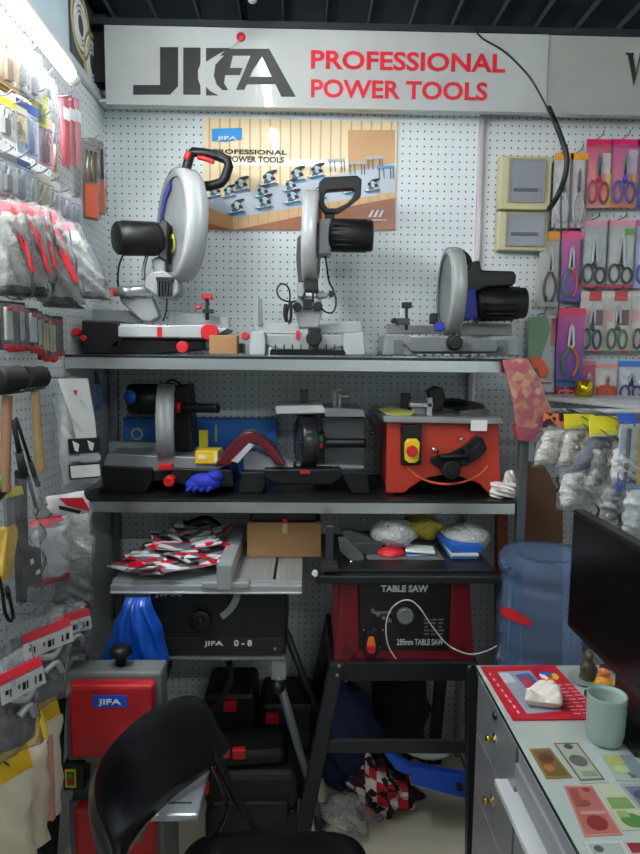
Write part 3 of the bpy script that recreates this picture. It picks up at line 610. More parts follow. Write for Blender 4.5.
B(mat(92, 96, 98, rough=.4, metal=.3)).pp([(322, 416), (366, 418), (364, 466), (324, 466)], 2.09, .03).mk('rear_plate', t, bev=.004)
motor(t, at(322, 430, 2.12), at(366, 430, 2.12), .03)
B(BLACK).pt([(326, 443, 2.05), (345, 443, 2.04), (366, 443, 2.03)], 4.8, 12).mk('handle', t)
B(BLACK).pb(315, 434, 325, 450, 2.03, .05).mk('switch_housing', t, bev=.003)
B(GREEN).pb(316.5, 436, 322.5, 441.5, 2.024, .008).mk('green_button', t)
B(RED).pb(316.5, 443, 322.5, 448.5, 2.024, .008).mk('red_button', t)
B(mat(220, 222, 222, rough=.35)).pp([(275, 406), (322, 405), (328, 413), (276, 414)], 2.03, .22).mk('upper_table', t, bev=.002)
B(mat(150, 153, 155, rough=.35, metal=.5)).pp([(324, 408), (362, 409), (366, 417), (325, 417)], 2.03, .22).mk('upper_table', t, bev=.002)
B(DGREY).pp([(300, 390), (308, 390), (308, 407), (300, 407)], 2.12, .03).mk('riving_knife', t, bev=.002)
B(CAST).pb(333, 389, 336, 411, 2.1, .02).pb(338, 394, 341, 411, 2.1, .02).pb(331, 388, 341, 391, 2.1, .02).pb(330, 407, 352, 411, 2.08, .05).cyl(at(341, 397, 2.11), at(350, 396, 2.11), .008).mk('rip_guide', t, bev=.001)
B(BLACK).pt([(360, 416, 2.06), (367, 416, 2.04), (372, 424, 2.04), (375, 433, 2.04)], 1.6).cyl(at(370, 433, 2.04), at(376, 433, 2.04), .007).mk('clamp_handle', t)
# orange table saw
OR = mat(188, 54, 34, rough=.4)
t = thing('table_saw', 'orange bench table saw with grey table and yellow red switch on the middle shelf', 'power saw', Vector((.36, 2.1, Z2)))
bot = at(440, 493, 1.97).z
B(OR).pp([(387, 422), (499, 424), (501, 492.5), (487, 492), (480, 484), (462, 477), (440, 475), (424, 479), (410, 488), (404, 493), (386, 493)], 1.97, .012).mk('front_panel', t, bev=.003)
a, b_ = at(392, 424, 1.985), at(496, 424, 1.985)
B(OR).box(a.x, a.x+.012, 1.984, 2.27, Z2, a.z).box(b_.x-.012, b_.x, 1.984, 2.27, Z2, a.z).box(a.x, b_.x, 2.258, 2.27, Z2+.04, a.z).mk('side_panel', t, bev=.003)
pts_o, pts_i = [], []
for k in range(13):
    an = math.radians(205+k*130/12); pts_o.append(at(447+46*math.cos(an), 452-33*math.sin(an), 1.968)); pts_i.append(at(447+44*math.cos(an), 452-31*math.sin(an), 1.968))
B(mat(240, 100, 60, rough=.4)).pr(pts_o+pts_i[::-1], (0, -.002, 0)).mk('pressed_arc', t)
B(mat(150, 152, 152, rough=.35, metal=.5)).pp([(383, 416), (502, 418), (504, 424.5), (384, 422.5)], 1.945, .35).mk('table', t, bev=.003)
B(PAPER).pb(471, 420, 487, 431, 1.943, .001).mk('paper_tag', t)
B(BLACK).pb(402, 425, 421, 465, 1.95, .02).mk('switch_plate', t, bev=.003)
B(YELLOW).pp([(408, 439), (417, 439), (420, 443), (419, 460), (415, 463), (409, 463), (405, 460), (405, 443)], 1.935, .015).mk('switch_cover', t, bev=.002)
B(RED).pc(412.5, 451.5, 1.918, 5.6, .018, 20).mk('stop_button', t, bev=.002)
arc_o, arc_i = [], []
for k in range(9):
    an = math.radians(-8+k*11); arc_o.append((434+52*math.cos(an)-0, 484-50*math.sin(an))); arc_i.append((434+33*math.cos(an), 484-32*math.sin(an)))
B(BLACK).pp([(431, 458), (440, 455), (450, 453), (464, 446), (476, 436), (483, 438), (487, 449), (480, 458), (466, 466), (450, 470), (438, 468), (431, 463)], 1.958, .012).mk('tilt_plate', t, bev=.002)
q = B(DGREY)
for k in range(7): q.pb(462+k*2.6, 461-k*3, 464+k*2.6, 463-k*3, 1.955, .003)
q.mk('tilt_scale', t)
B(BLACK).pc(452, 470.5, 1.91, 9.5, .045, 24).pc(452, 470.5, 1.9, 5, .012, 16).cyl(at(440, 457, 1.94), at(468, 456, 1.94), .009).cyl(at(464, 447, 1.94), at(470, 460, 1.94), .009).mk('hand_wheel', t, bev=.003)
B(STEEL).cyl(at(432, 448, 1.95), at(438, 452, 1.95), .006).cyl(at(459, 441, 1.95), at(464, 437, 1.95), .005).mk('bolt', t)
t = thing('blade_guard', 'yellow-green guard plate lying flat on the orange table saw', 'tool part', at(400, 414, 2.03))
q = B(mat(196, 200, 110, rough=.5)); q.pr([at(x, y, 2.0)+Vector((0, (414-y)*.02, 0)) for x, y in ((381, 411), (392, 410), (405, 411), (417, 413), (410, 415), (395, 416), (386, 414))], (0, 0, .004)).mk('plate', t)
t = thing('guard_and_fence', 'black riving guard and aluminium rip fence lying on the orange table saw', 'tool part', at(430, 414, 2.06))
B(BLACK).pb(402, 393, 410, 414, 2.05, .03).mk('upright', t, bev=.003)
B(LGREY).pb(410, 403, 433, 407, 2.0, .03).pb(428, 398, 432, 416, 2.0, .02).pb(412, 407, 428, 414, 2.03, .02).mk('rip_fence', t, bev=.001)
B(BLACK).pp([(428, 391), (436, 386), (443, 388), (446, 397), (443, 411), (432, 411), (430, 400)], 2.08, .05).mk('guard', t, bev=.004)
t = thing('knob_set', 'dark round handwheels and push stick lying on the orange table saw, right side', 'tool part', at(468, 416, 2.06))
for x, y, r_ in ((455, 405, .05), (468, 408, .055)):
    c = at(x, y, 2.12); B(BLACK if x < 460 else DGREY).lathe([(0, .012), (r_*.3, .012), (r_*.8, .006), (r_, .008), (r_, 0), (0, -.002)], c, (0, -.25, 1), 24).mk('handwheel', t)
B(mat(90, 92, 92)).pp([(460, 411), (488, 409), (490, 412), (480, 417), (461, 416)], 2.02, .03).mk('push_stick', t, bev=.002)
# white bag at the shelf end
q = B(mat(225, 215, 210, rough=.5, bump=.3)); c = at(504, 490, 1.95)
q.pillow(c, .085, .05, .05, 3, amp=.3).pillow(A(c, .02, .01, .03), .05, .06, .03, 4, .5, amp=.3)
q.mk('plastic_bag', None, 'crumpled white plastic bag at the right end of the middle shelf', 'bag')

# everything set down on a shelf stops at its surface
def settle(o, z):
    for ch in o.children_recursive if o.type == 'EMPTY' else [o]:
        if ch.type != 'MESH': continue
        L = wloc(ch)
        for v in ch.data.vertices:
            if v.co.z+L.z < z: v.co.z = z-L.z
bpy.context.view_layer.update()
for o in list(COL.objects):
    if o.parent is None and o.get('category') in ('power saw', 'box', 'block', 'tool part', 'glove', 'bag'):
        settle(o, ZS1+.0005 if o.location.z > 1.45 else ZS2+.0005)
# ================================================================== LOWER LEVEL
TB = mat(18, 19, 20, rough=.5); LEG = mat(120, 124, 126, rough=.4, metal=.5)
# ---- aluminium table saw on grey legged stand (left)
ZA = .874
t = thing('table_saw', 'black bodied table saw with wide aluminium table under the middle shelf', 'power saw', Vector((-.27, 1.95, .62)))
a, b_ = at(110, 583, 1.75), at(302, 583, 1.75)
ALM = mat(176, 180, 180, rough=.42, metal=.5, bump=.05, bs=300)
tb = B(ALM).box(a.x, b_.x, 1.77, 2.15, ZA-.02, ZA)
for k in range(11): tb.m(ALM).box(b_.x-.20+k*.018, b_.x-.188+k*.018, 1.775, 2.148, ZA, ZA+.0015)
tb.mk('table', t, bev=.001)
x0 = at(300, 583, 1.75).x
B(BLACK).box(b_.x-.082, b_.x-.074, 1.78, 2.1, ZA+.0015, ZA+.003).mk('mitre_slot', t)
B(ALM).box(a.x, b_.x, 1.748, 1.77, ZA-.030, ZA-.006).plus(B(mat(200, 204, 204, rough=.35, metal=.4)).box(a.x+.0, b_.x, 1.744, 1.75, ZA-.03, ZA-.024)).mk('front_rail', t, bev=.002)
c0, c1 = at(202, 580, 1.745), at(249, 580, 1.745)
B(ALM).box(c0.x, c1.x, 1.738, 1.772, ZA-.012, ZA+.006).mk('fence_carriage', t, bev=.003)
c0, c1 = at(217, 562, 1.735), at(232, 590, 1.735)
B(mat(190, 194, 194, rough=.4, metal=.4)).box(c0.x, c1.x, 1.735, 2.16, ZA+.004, ZA+.055).mk('rip_fence', t, bev=.003)
B(mat(160, 164, 164, rough=.4, metal=.4)).box(c0.x-.001, c1.x+.001, 1.731, 1.737, c1.z, ZA+.056).mk('fence_cap', t, bev=.002)
a, b_ = at(150, 592, 1.80), at(286, 655, 1.80)
B(TB).box(a.x, b_.x, 1.80, 2.12, b_.z, ZA-.02).mk('body', t, bev=.006)
B(mat(30, 31, 32, rough=.45)).pb(158, 638, 282, 656, 1.797, .01).mk('name_plate', t, bev=.001)
ptext('JIFA', 154, 592, 182, 597.5, 1.798, mat(210, 212, 212)).mk('lettering', t)
ptext('JIFA', 204, 641, 223, 647, 1.795, PAPER).mk('lettering', t)
ptext('0 - 8', 234, 640, 252, 646, 1.795, PAPER).mk('lettering', t)
pts = []
for k in range(9):
    an = math.radians(-80+k*7.5); pts.append(((206+36*math.cos(math.radians(62-k*6)), 586+38*math.sin(math.radians(62-k*6)))))
inn = [((206+29*math.cos(math.radians(62-k*6)), 586+32*math.sin(math.radians(62-k*6)))) for k in range(9)]
B(mat(170, 172, 172, rough=.3, metal=.4)).pp(pts+inn[::-1], 1.796, .004).mk('tilt_scale', t)
B(BLACKG).pc(200, 622, 1.76, 11, .04, 24).pc(200, 622, 1.752, 4, .012).mk('hand_wheel', t, bev=.003)
for x in (163, 275): B(STEEL).pc(x, 649, 1.794, 1.6, .004, 8).mk('bolt', t)
st = thing('saw_stand', 'folding grey tube stand carrying the aluminium topped table saw', 'stand', Vector((-.25, 1.95, 0)))
a, b_ = at(152, 657, 1.79), at(286, 660, 1.79)
B(LEG).box(a.x, b_.x, 1.785, 1.81, b_.z, a.z).mk('front_rail', st, bev=.003)
B(LEG).box(a.x, b_.x, 2.10, 2.125, b_.z, a.z).mk('rear_rail', st, bev=.003)
for x in (a.x+.012, b_.x-.012): B(LEG).box(x-.01, x+.01, 1.81, 2.1, b_.z, a.z).mk('side_rail', st, bev=.003)
zt_ = b_.z
B(mat(150, 153, 155, rough=.35, metal=.5)).pb(271, 658, 286, 680, 1.79, .02).mk('bracket', st, bev=.002)
B(BLACK).sph(at(278, 687, 1.79), .021).mk('knob', st)
for (x0, y0, x1, y1, foot) in ((b_.x-.025, 1.80, .060, 1.93, 1), (a.x+.02, 1.80, -.60, 1.93, 1), (b_.x-.03, 2.11, .14, 2.16, 0), (a.x+.02, 2.11, -.58, 2.24, 0)):
    p0 = Vector((x0, y0, zt_-(.05 if foot else 0))); p1 = Vector((x1, y1, .02))
    lg = B(LEG if foot else mat(70, 72, 74, rough=.4, metal=.4)).cyl(p0, p1, .013).mk('leg', st)
    B(RUBBER).cyl(Vector((x1, y1, 0)), p1+(p0-p1).normalized()*.035, .02, .016).mk('foot', lg)
B(RUBBER).pt([(203, 716, 1.95), (216, 706, 1.93), (226, 690, 1.92), (231, 675, 1.92), (229, 662, 1.92)], 3.4, 10).mk('dust_hose', None, 'thick black hose curving down below the left table saw', 'hose')
# brochures
def brochure_mat(i):
    m, n, l, p = newmat('brochure_print_%d' % i); tc = n.new('ShaderNodeTexCoord'); v = n.new('ShaderNodeTexVoronoi'); v.inputs['Scale'].default_value = 24; mp = n.new('ShaderNodeMapping')
    mp.inputs['Location'].default_value = (i*3.7, i*1.3, 0); mp.inputs['Scale'].default_value = (1, 1.6, .1); mp.inputs['Rotation'].default_value = (0, 0, i); l.new(tc.outputs['Object'], mp.inputs[0]); l.new(mp.outputs[0], v.inputs['Vector'])
    s = n.new('ShaderNodeSeparateColor'); l.new(v.outputs['Color'], s.inputs[0]); r = n.new('ShaderNodeValToRGB'); r.color_ramp.interpolation = 'CONSTANT'
    e = r.color_ramp.elements; e[0].color = lin((232, 232, 232))+(1,); e[1].position = .24; e[1].color = lin((206, 20, 44))+(1,)
    for pos, c in ((.50, (34, 34, 38)), (.68, (225, 225, 225)), (.80, (110, 112, 118))): q = e.new(pos); q.color = lin(c)+(1,)
    l.new(s.outputs[0], r.inputs[0]); l.new(r.outputs[0], p.inputs['Base Color']); p.inputs['Roughness'].default_value = .3; return m
R = random.Random(11); BM = [brochure_mat(i) for i in range(4)]
blabs = ['red and black brochure at the bottom of the pile on the aluminium saw table', 'brochure with a dark cover, low in the pile, left corner sticking out', 'glossy red brochure fanned out at the left of the pile', 'brochure folded open in the middle of the pile', 'white and red brochure curling up towards the rip fence', 'creased brochure at the front edge of the pile', 'small red leaflet sliding off the front left of the pile', 'white backed brochure with red pictures, tilted on top of the pile', 'brochure with black back leaning at the rear of the pile', 'topmost red and white brochure lying across the pile']
spots = [(-.40, 1.93, 0, .1), (-.43, 1.90, .5, .2), (-.45, 1.86, -.4, .35), (-.38, 1.92, .25, .3), (-.33, 1.93, -.25, .8), (-.37, 1.86, .6, .35), (-.46, 1.83, .2, .1), (-.35, 1.90, .9, .9), (-.36, 2.03, -.2, 1.2), (-.38, 1.96, .35, .7)]
for i, (x, y, rz, cu) in enumerate(spots):
    w_, h_ = (.19, .12) if i != 6 else (.1, .12); z = ZA+.003+i*.0055; x += .012; cu *= .55; ph = R.uniform(0, 6)
    def fn(u, v, dz=0, w_=w_, h_=h_, cu=cu, ph=ph): 
        a, b = u-.5, v-.5; return Vector((a*w_*1, b*h_*2*.8, cu*(.06*a*a+.045*b*max(b, 0)+.008*math.sin(6*a+ph))+.004*math.sin(9*b+ph)+.004+dz))
    q = B(BM[i % 4]).grid(lambda u, v: fn(u, v, .0035), 10, 8).m(PAPER).grid(lambda u, v: fn(u, v, 0), 10, 8)
    o = q.mk('brochure', None, blabs[i], 'brochure', 'brochures piled on the saw table', origin=(0, 0, 0)); move(o, (x, y, z+.002), (0, 0, rz))
B(mat(24, 24, 26, rough=.4)).pt([(160, 548, 2.12), (172, 534, 2.12), (190, 526, 2.12), (206, 521, 2.12), (218, 529, 2.12)], 6, 10).mk('cable_coil', None, 'thick black cable arching behind the brochures', 'cable')
# carton on the saw table
t = thing('carton', 'flat brown cardboard carton at the back of the aluminium saw table', 'box', (at(285, 545, 2.02).x, 2.05, ZA))
a, b_ = at(247, 524, 1.98), at(321, 546, 1.98)
B(CARD).box(a.x, b_.x, 1.98, 2.13, ZA+.002, a.z).mk('body', t, bev=.002)
B(mat(190, 150, 100, rough=.8)).box(a.x+.001, b_.x-.001, 1.981, 2.05, a.z, a.z+.002).mk('flap', t)
B(mat(200, 180, 140, rough=.5)).box(a.x+.11, a.x+.125, 1.9795, 1.981, a.z-.03, a.z).mk('tape', t)
za = a.z+.002
t = thing('tool_case', 'dark grey tool lying on the brown cardboard carton, with two red buttons', 'tool', (at(285, 520, 2.05).x, 2.05, za))
a, b_ = at(251, 508, 2.0), at(318, 523, 2.0)
B(TB).box(a.x, b_.x, 1.99, 2.12, za, za+.045).mk('body', t, bev=.01)
for x, y in ((285, 511), (285, 521)): B(RED).pc(x, y, 1.985, 3, .01).mk('red_button', t, bev=.002)
# blue bag
FB = mat(16, 84, 190, rough=.25, bump=.5, bs=18, coat=.4)
q = B(FB); c = at(138, 632, 1.71)
def bagf(sg):
    def fn(u, v):
        a, b = u*2-1, v*2-1; w_ = .078*(1-.62*max(0, v-.35)**1.1/.65) * (1+.05*math.sin(7*b)); e = (max(0, 1-a*a)*max(0, 1-b**6))**.5
        return c+Vector((a*w_-.02*(b < 0)*(-b)*(a < 0), sg*.04*e*(1+.25*math.sin(9*a+3*b))+.004*math.sin(15*a), b*.098+.008*math.sin(5*a)*(1-v)))
    return fn
q.grid(bagf(-1), 20, 18).grid(bagf(1), 20, 18).mk('plastic_bag', None, 'bright blue plastic bag bunched up and hanging below the brochures', 'bag')
# ---- dark red table saw on black stand (right)
ZB = .905
t = thing('table_saw', 'dark red and black table saw standing on black splayed legs', 'power saw', Vector((.27, 1.9, .63)))
a, b_ = at(316, 576, 1.76), at(497, 576, 1.76)
B(mat(30, 32, 34, rough=.35, metal=.3)).box(a.x+.02, b_.x, 1.775, 2.15, ZB-.02, ZB).mk('table', t, bev=.002)
B(mat(44, 48, 50, rough=.35, metal=.4)).box(a.x, b_.x+.004, 1.745, 1.772, ZB-.03, ZB-.008).mk('front_rail', t, bev=.003)
B(PAPER).pc(315, 574, 1.735, 3, .012).mk('rail_knob', t)
q = B(mat(60, 62, 64, rough=.4, metal=.4)).pb(326, 527, 333, 576, 1.79, .02).pb(322, 566, 338, 572, 1.74, .06); q.mk('rip_fence_post', t, bev=.001)
DR = mat(140, 18, 34, rough=.38)
B(DR).pp([(340, 582), (470, 582), (474, 661), (334, 661)], 1.79, .3).mk('body', t, bev=.008)
B(mat(115, 14, 28, rough=.4)).pp([(340, 582), (358, 582), (360, 648), (350, 661), (334, 661)], 1.782, .012).mk('side_flange', t, bev=.003)
B(mat(115, 14, 28, rough=.4)).pp([(451, 582), (470, 582), (474, 661), (458, 661), (449, 648)], 1.782, .012).mk('side_flange', t, bev=.003)
for x in (346, 462): B(mat(80, 10, 20)).pp([(x-6, 656), (x, 641), (x+6, 656)], 1.7815, .001).mk('corner_recess', t)
B(mat(16, 16, 17, rough=.35)).pp([(359, 583), (450, 583), (449, 651), (360, 651)], 1.778, .012).mk('control_panel', t, bev=.002)
ptext('TABLE SAW', 381, 585, 428, 592, 1.777, mat(225, 228, 228), .04).mk('lettering', t)
ptext('255mm TABLE SAW', 397, 639, 443, 645, 1.777, mat(205, 206, 206), .01).mk('lettering', t)
q = B(mat(110, 112, 112))
for k in range(5):
    for j in range(3): q.pb(424+j*7.2, 619+k*3.6, 429.5+j*7.2-(k % 3), 620.4+k*3.6, 1.777, .001)
q.mk('small_print', t)
B(mat(135, 138, 140, rough=.35, metal=.4)).pc(405.5, 617, 1.755, 8.6, .022, 28).mk('hand_wheel', t, bev=.003)
B(BLACK).pc(405.5, 617, 1.77, 15, .01, 28).mk('wheel_ring', t, bev=.002)
q = B(mat(120, 122, 124, rough=.3, metal=.6))
for (x, y) in ((373, 611), (378, 615), (384, 618), (390, 621)): q.pc(x, y, 1.765, 2.2, .014, 8)
q.pb(372, 612, 392, 614, 1.77, .006).mk('lock_lever', t)
B(mat(12, 12, 13, rough=.4)).pp([(367, 631), (377, 631), (380, 637), (380, 653), (376, 658), (367, 658), (364, 653), (364, 637)], 1.765, .014).mk('switch_plate', t, bev=.002)
B(mat(235, 120, 30)).pp([(369, 638), (374, 638), (376, 646), (367, 646)], 1.755, .012).mk('switch_top', t, bev=.002)
B(RED).pp([(367, 646), (376, 646), (376, 651), (374, 654), (369, 654), (367, 651)], 1.752, .015).mk('stop_paddle', t, bev=.003)
for (x, y) in ((364, 630), (374, 628.5), (380, 647), (383, 630)): B(STEEL).pc(x, y, 1.776, .9, .004, 8).mk('screw', t)
B(mat(205, 205, 200, rough=.6)).pt([(396, 659, 1.74), (388, 645, 1.74), (386, 625, 1.74), (392, 608, 1.74), (406, 600, 1.74), (418, 606, 1.74), (432, 626, 1.74), (448, 645, 1.74), (468, 654, 1.74), (484, 652, 1.74), (497, 646, 1.76)], .75, 6).mk('string', None, 'thin white string looped across the dark red table saw', 'string')
st = thing('saw_stand', 'black steel stand with splayed legs under the dark red table saw', 'stand', Vector((.25, 1.9, 0)))
SB = mat(24, 25, 27, rough=.4)
a, b_ = at(330, 662, 1.77), at(478, 681, 1.77)
B(SB).box(a.x, b_.x, 1.77, 1.785, b_.z, a.z-.002).box(a.x, b_.x, 1.785, 1.80, a.z-.006, a.z-.002).mk('top_bar', st, bev=.002)
B(SB).box(a.x, b_.x, 2.10, 2.115, b_.z, a.z-.002).mk('top_bar', st, bev=.002)
for x in (a.x, b_.x-.012): B(SB).box(x, x+.012, 1.8, 2.1, b_.z, a.z-.002).mk('side_bar', st, bev=.002)
def leg(p0, p1, w_):
    p0, p1 = Vector(p0), Vector(p1); d = Vector((w_/2, 0, 0)); e = Vector((0, .03, 0))
    q = B(SB).add([p0-d, p0+d, p0+d+e, p0-d+e, p1-d, p1+d, p1+d+e, p1-d+e], [(0, 1, 2, 3), (4, 5, 6, 7), (0, 1, 5, 4), (1, 2, 6, 5), (2, 3, 7, 6), (3, 0, 4, 7)])
    return q
zt_ = a.z-.004
for p0, p1, w_ in (((a.x+.02, 1.765, zt_), (-.03, 1.64, .02), .042), ((b_.x-.018, 1.765, zt_), (.475, 1.64, .02), .032), ((a.x+.02, 2.10, zt_), (.0, 2.26, .02), .04), ((b_.x-.018, 2.10, zt_), (.49, 2.26, .02), .04)):
    lg = leg(p0, p1, w_).mk('leg', st, bev=.003)
    B(RUBBER).box(p1[0]-w_*.62, p1[0]+w_*.62, p1[1]-.008, p1[1]+.04, 0, .035).mk('foot', lg, bev=.004)
B(mat(52, 54, 56, rough=.35, metal=.3)).pp([(322, 740), (468, 741), (468, 754), (320, 753)], 1.73, .012).mk('cross_bar', st, bev=.002)
for x, y in ((339, 666), (337, 675), (470, 668), (471, 678), (322, 746)): B(STEEL).pc(x, y, 1.725 if y > 700 else 1.758, 1.8, .008, 10).mk('bolt', st)
# ---- things on the dark red saw's table
def blob(m, c, r3, seed, amp=.14, n=22):
    R_ = random.Random(seed); ph = [R_.uniform(0, 6.3) for _ in range(9)]; c = Vector(c); V = []; f = []; m_ = n//2
    q = B(m)
    def fn(u, v):
        a, b = u*2*PI, v*PI; d = Vector((math.sin(b)*math.cos(a), math.sin(b)*math.sin(a), math.cos(b)))
        k = 1+amp*sum(math.sin(d.x*(3+i)+d.y*(4-i)*1.3+d.z*(2+i)*1.7+ph[i]) for i in range(5))/2.6
        return c+Vector((d.x*r3[0], d.y*r3[1], d.z*r3[2]))*1 - c*0 if False else c+Vector((d.x*r3[0]*k, d.y*r3[1]*k, d.z*r3[2]*k))
    return q.grid(fn, n, m_)
GRB = plastic('grain_bag', (.80, .80, .76), .75, .2, .9, 60); YGB = plastic('yellow_grain_bag', (.92, .72, .12), .85, .25, .9, 60)
c = at(393, 533, 1.98); blob(GRB, (c.x, c.y, c.z), (.072, .07, .045), 1, .08).mk('parts_bag', None, 'clear bag of small white parts on the dark red saw, left one', 'bag')
c = at(422, 527, 2.07); blob(YGB, (c.x, c.y, c.z), (.07, .06, .04), 2, .08).mk('parts_bag', None, 'bag of small yellow parts lying between two clear bags', 'bag')
c = at(465, 537, 1.98); blob(GRB, (c.x, c.y, c.z), (.078, .07, .042), 3, .08).mk('parts_bag', None, 'clear bag of small white parts lying on the blue cartons', 'bag')
t = thing('carton', 'small blue carton under the right clear bag on the dark red saw', 'box', (at(463, 566, 1.9).x, 1.93, ZB))
a, b_ = at(451, 556, 1.87), at(478, 572, 1.87); B(mat(70, 130, 190, rough=.5)).box(a.x, b_.x, 1.87, 2.05, ZB+.001, a.z).mk('body', t, bev=.002)
B(mat(225, 228, 230)).box(a.x, b_.x, 1.865, 2.05, a.z, a.z+.008).mk('lid', t, bev=.001)
t = thing('carton', 'thin blue and white carton lying on the small blue carton', 'box', (at(463, 550, 1.9).x, 1.93, a.z+.008))
B(mat(30, 100, 200, rough=.5)).ob((at(463, 550, 1.9).x, 1.95, a.z+.02), (.10, .15, .02), (0, .06, .1)).mk('body', t, bev=.002)
t = thing('carton', 'open grey carton with a raised flap at the left of the dark red saw table', 'box', (at(360, 565, 1.9).x, 1.93, ZB))
B(mat(96, 98, 98, rough=.6)).pp([(338, 537), (345, 537), (364, 556), (362, 571), (340, 551)], 1.86, .004).mk('flap', t)
B(mat(80, 82, 82, rough=.6)).pp([(341, 532), (350, 530), (384, 544), (382, 556), (362, 556)], 1.95, .03).mk('lid', t)
B(mat(70, 72, 72, rough=.6)).ob((at(362, 568, 1.95).x, 1.98, ZB+.02), (.09, .14, .034), (0, 0, .2)).mk('body', t, bev=.002)
t = thing('carton', 'large open grey carton in the middle of the dark red saw table', 'box', (at(405, 566, 1.9).x, 1.95, ZB))
a, b_ = at(367, 562, 1.87), at(444, 573, 1.87); B(mat(104, 106, 104, rough=.6)).box(a.x, b_.x, 1.87, 2.09, ZB+.001, a.z).mk('body', t, bev=.002)
B(mat(112, 114, 112, rough=.6)).pp([(413, 543), (441, 547), (445, 566), (418, 562)], 2.02, .004).mk('flap', t)
q = blob(mat(200, 30, 40, rough=.5), (at(391, 560, 1.92).x, 1.93, a.z+.014), (.045, .05, .016), 7); q.mk('red_pouch', None, 'small red pouch in the open grey carton', 'pouch')
for k, (x, y, m_, lb) in enumerate(((418, 559, mat(120, 160, 210), 'pale blue packet in the open grey carton'), (420, 555, PAPER, 'white packet on the pale blue packet'))):
    B(m_).ob((at(x, y, 1.93).x, 1.94, a.z+.008+k*.011), (.09, .07, .008), (0, .05*k, .2-k*.3)).mk('packet', None, lb, 'packet', bev=.003)
B(STEEL).pt([(335, 568, 1.85), (345, 566, 1.85), (352, 561, 1.85)], 2, 6).mk('metal_rod', None, 'short bright metal rod by the grey carton flap', 'rod')
# ---- band saw
XB0, XB1, YBS = -.578, -.344, 1.5
t = thing('band_saw', 'red and grey band saw with blue label plate standing left of the chair', 'power saw', Vector(((XB0+XB1)/2, 1.6, 0)))
GB = mat(112, 116, 114, rough=.5)
a = at(72, 680, YBS)
B(GB).box(XB0, XB1, YBS+.01, YBS+.085, .50, .735).mk('upper_housing', t, bev=.008)
B(mat(182, 20, 30, rough=.4)).box(a.x, XB1-.012, YBS-.03, YBS+.01, at(72, 759, YBS-.03).z, a.z+.0).mk('upper_door', t, bev=.008)
B(GB).box(XB0, XB0+.075, YBS+.04, YBS+.18, .30, .52).mk('column', t, bev=.004)
B(GB).box(XB0, XB1, YBS+.01, YBS+.2, .03, .40).mk('lower_housing', t, bev=.008)
B(mat(182, 20, 30, rough=.4)).box(a.x+.004, XB1-.012, YBS-.03, YBS+.01, .06, .41).mk('lower_door', t, bev=.008)
B(GB).box(XB0-.02, XB1+.03, YBS-.02, YBS+.22, 0, .03).mk('foot_plate', t, bev=.004)
p0, p1 = at(92, 696, YBS-.034), at(127, 708, YBS-.034)
B(mat(30, 80, 190, rough=.35)).box(p0.x, p1.x, YBS-.033, YBS-.029, p1.z, p0.z).mk('label_plate', t)
ptext('JIFA', 98, 699, 121, 706, YBS-.0335, PAPER, .02).mk('lettering', t)
B(BLACK).pb(62, 765, 84, 791, YBS-.01, .06).mk('switch_box', t, bev=.004)
B(mat(215, 200, 30)).pb(64.5, 770, 76, 788, YBS-.014, .006).mk('switch_surround', t, bev=.001)
B(mat(30, 30, 30)).pb(67, 773, 73.5, 785, YBS-.018, .006).pb(68, 774, 72.5, 779, YBS-.02, .004).mk('switch_block', t)
B(GREEN).pb(68, 774, 72.5, 778.5, YBS-.021, .003).mk('green_button', t); B(RED).pb(68, 779.5, 72.5, 784, YBS-.021, .003).mk('red_button', t)
c = Vector((at(121, 660, 1.55).x, 1.55, .735))
B(BLACK).lathe([(0, .05), (.014, .05), (.026, .045), (.028, .03), (.02, .022), (.012, .018), (.012, -.002), (0, -.002)], c, (0, 0, 1), 16).mk('tension_knob', t)
B(BLACK).box(a.x+.05, a.x+.075, YBS+.05, YBS+.1, .40, .52).cyl((a.x+.07, YBS+.04, .52), (a.x+.07, YBS+.04, .56), .01).mk('blade_guide', t, bev=.002)
B(STEEL).box(a.x+.118, a.x+.12, YBS+.05, YBS+.062, .38, .55).mk('blade', t)
B(mat(165, 172, 176, rough=.3, metal=.4)).box(-.41, -.215, 1.26, 1.46, .535, .552).mk('table', t, bev=.006)
B(DGREY).box(-.285, -.235, 1.295, 1.30, .552, .5525).mk('table_slot', t)
B(GB).box(-.43, -.36, 1.36, 1.47, .41, .535).mk('table_bracket', t, bev=.003)
# ---- black tool cases
CS = mat(20, 20, 21, rough=.55, bump=.1, bs=40)
def case(nm_lab, x0, y0, x1, z0, z1, Y, d, latches, rx=0):
    t = thing('tool_case', nm_lab, 'tool case', ((x0+x1)/2, Y+d/2, z0), 'black tool cases on the floor')
    zc = (z0+z1)/2
    B(CS).box(x0, x1, Y, Y+d, z0, zc-.004).mk('base_shell', t, bev=.02); B(CS).box(x0, x1, Y, Y+d, zc+.004, z1).mk('lid', t, bev=.02)
    B(CS).box(x0+.03, x1-.03, Y-.012, Y+.01, zc-.03, zc+.03).box(x0+.01, x1-.01, Y+.01, Y+d-.01, zc-.006, zc+.006).mk('seam_rib', t, bev=.004)
    for (lx, ly) in latches: p = at(lx, ly, Y-.02); B(RED).box(p.x-.022, p.x+.022, Y-.02, Y+.004, p.z-.018, p.z+.018).mk('latch', t, bev=.004)
    return t
case('black tool case with red latches, front one on the floor', -.30, 0, -.015, 0, .235, 1.86, .17, ((211, 764), (201, 790)))
case('black tool case with red latches, at the back left of the cases', -.33, 0, -.16, .0, .385, 2.06, .2, ((230, 707),))
case('black tool case with a red latch, at the back right of the cases', -.145, 0, .03, .0, .35, 2.06, .2, ((272, 720),))
t = thing('tool_case', 'small black case with two red clips lying on the front tool case', 'tool case', (-.18, 1.95, .236), 'black tool cases on the floor')
B(CS).ob((-.17, 1.945, .268), (.22, .13, .05), (.06, 0, .1)).mk('shell', t, bev=.015)
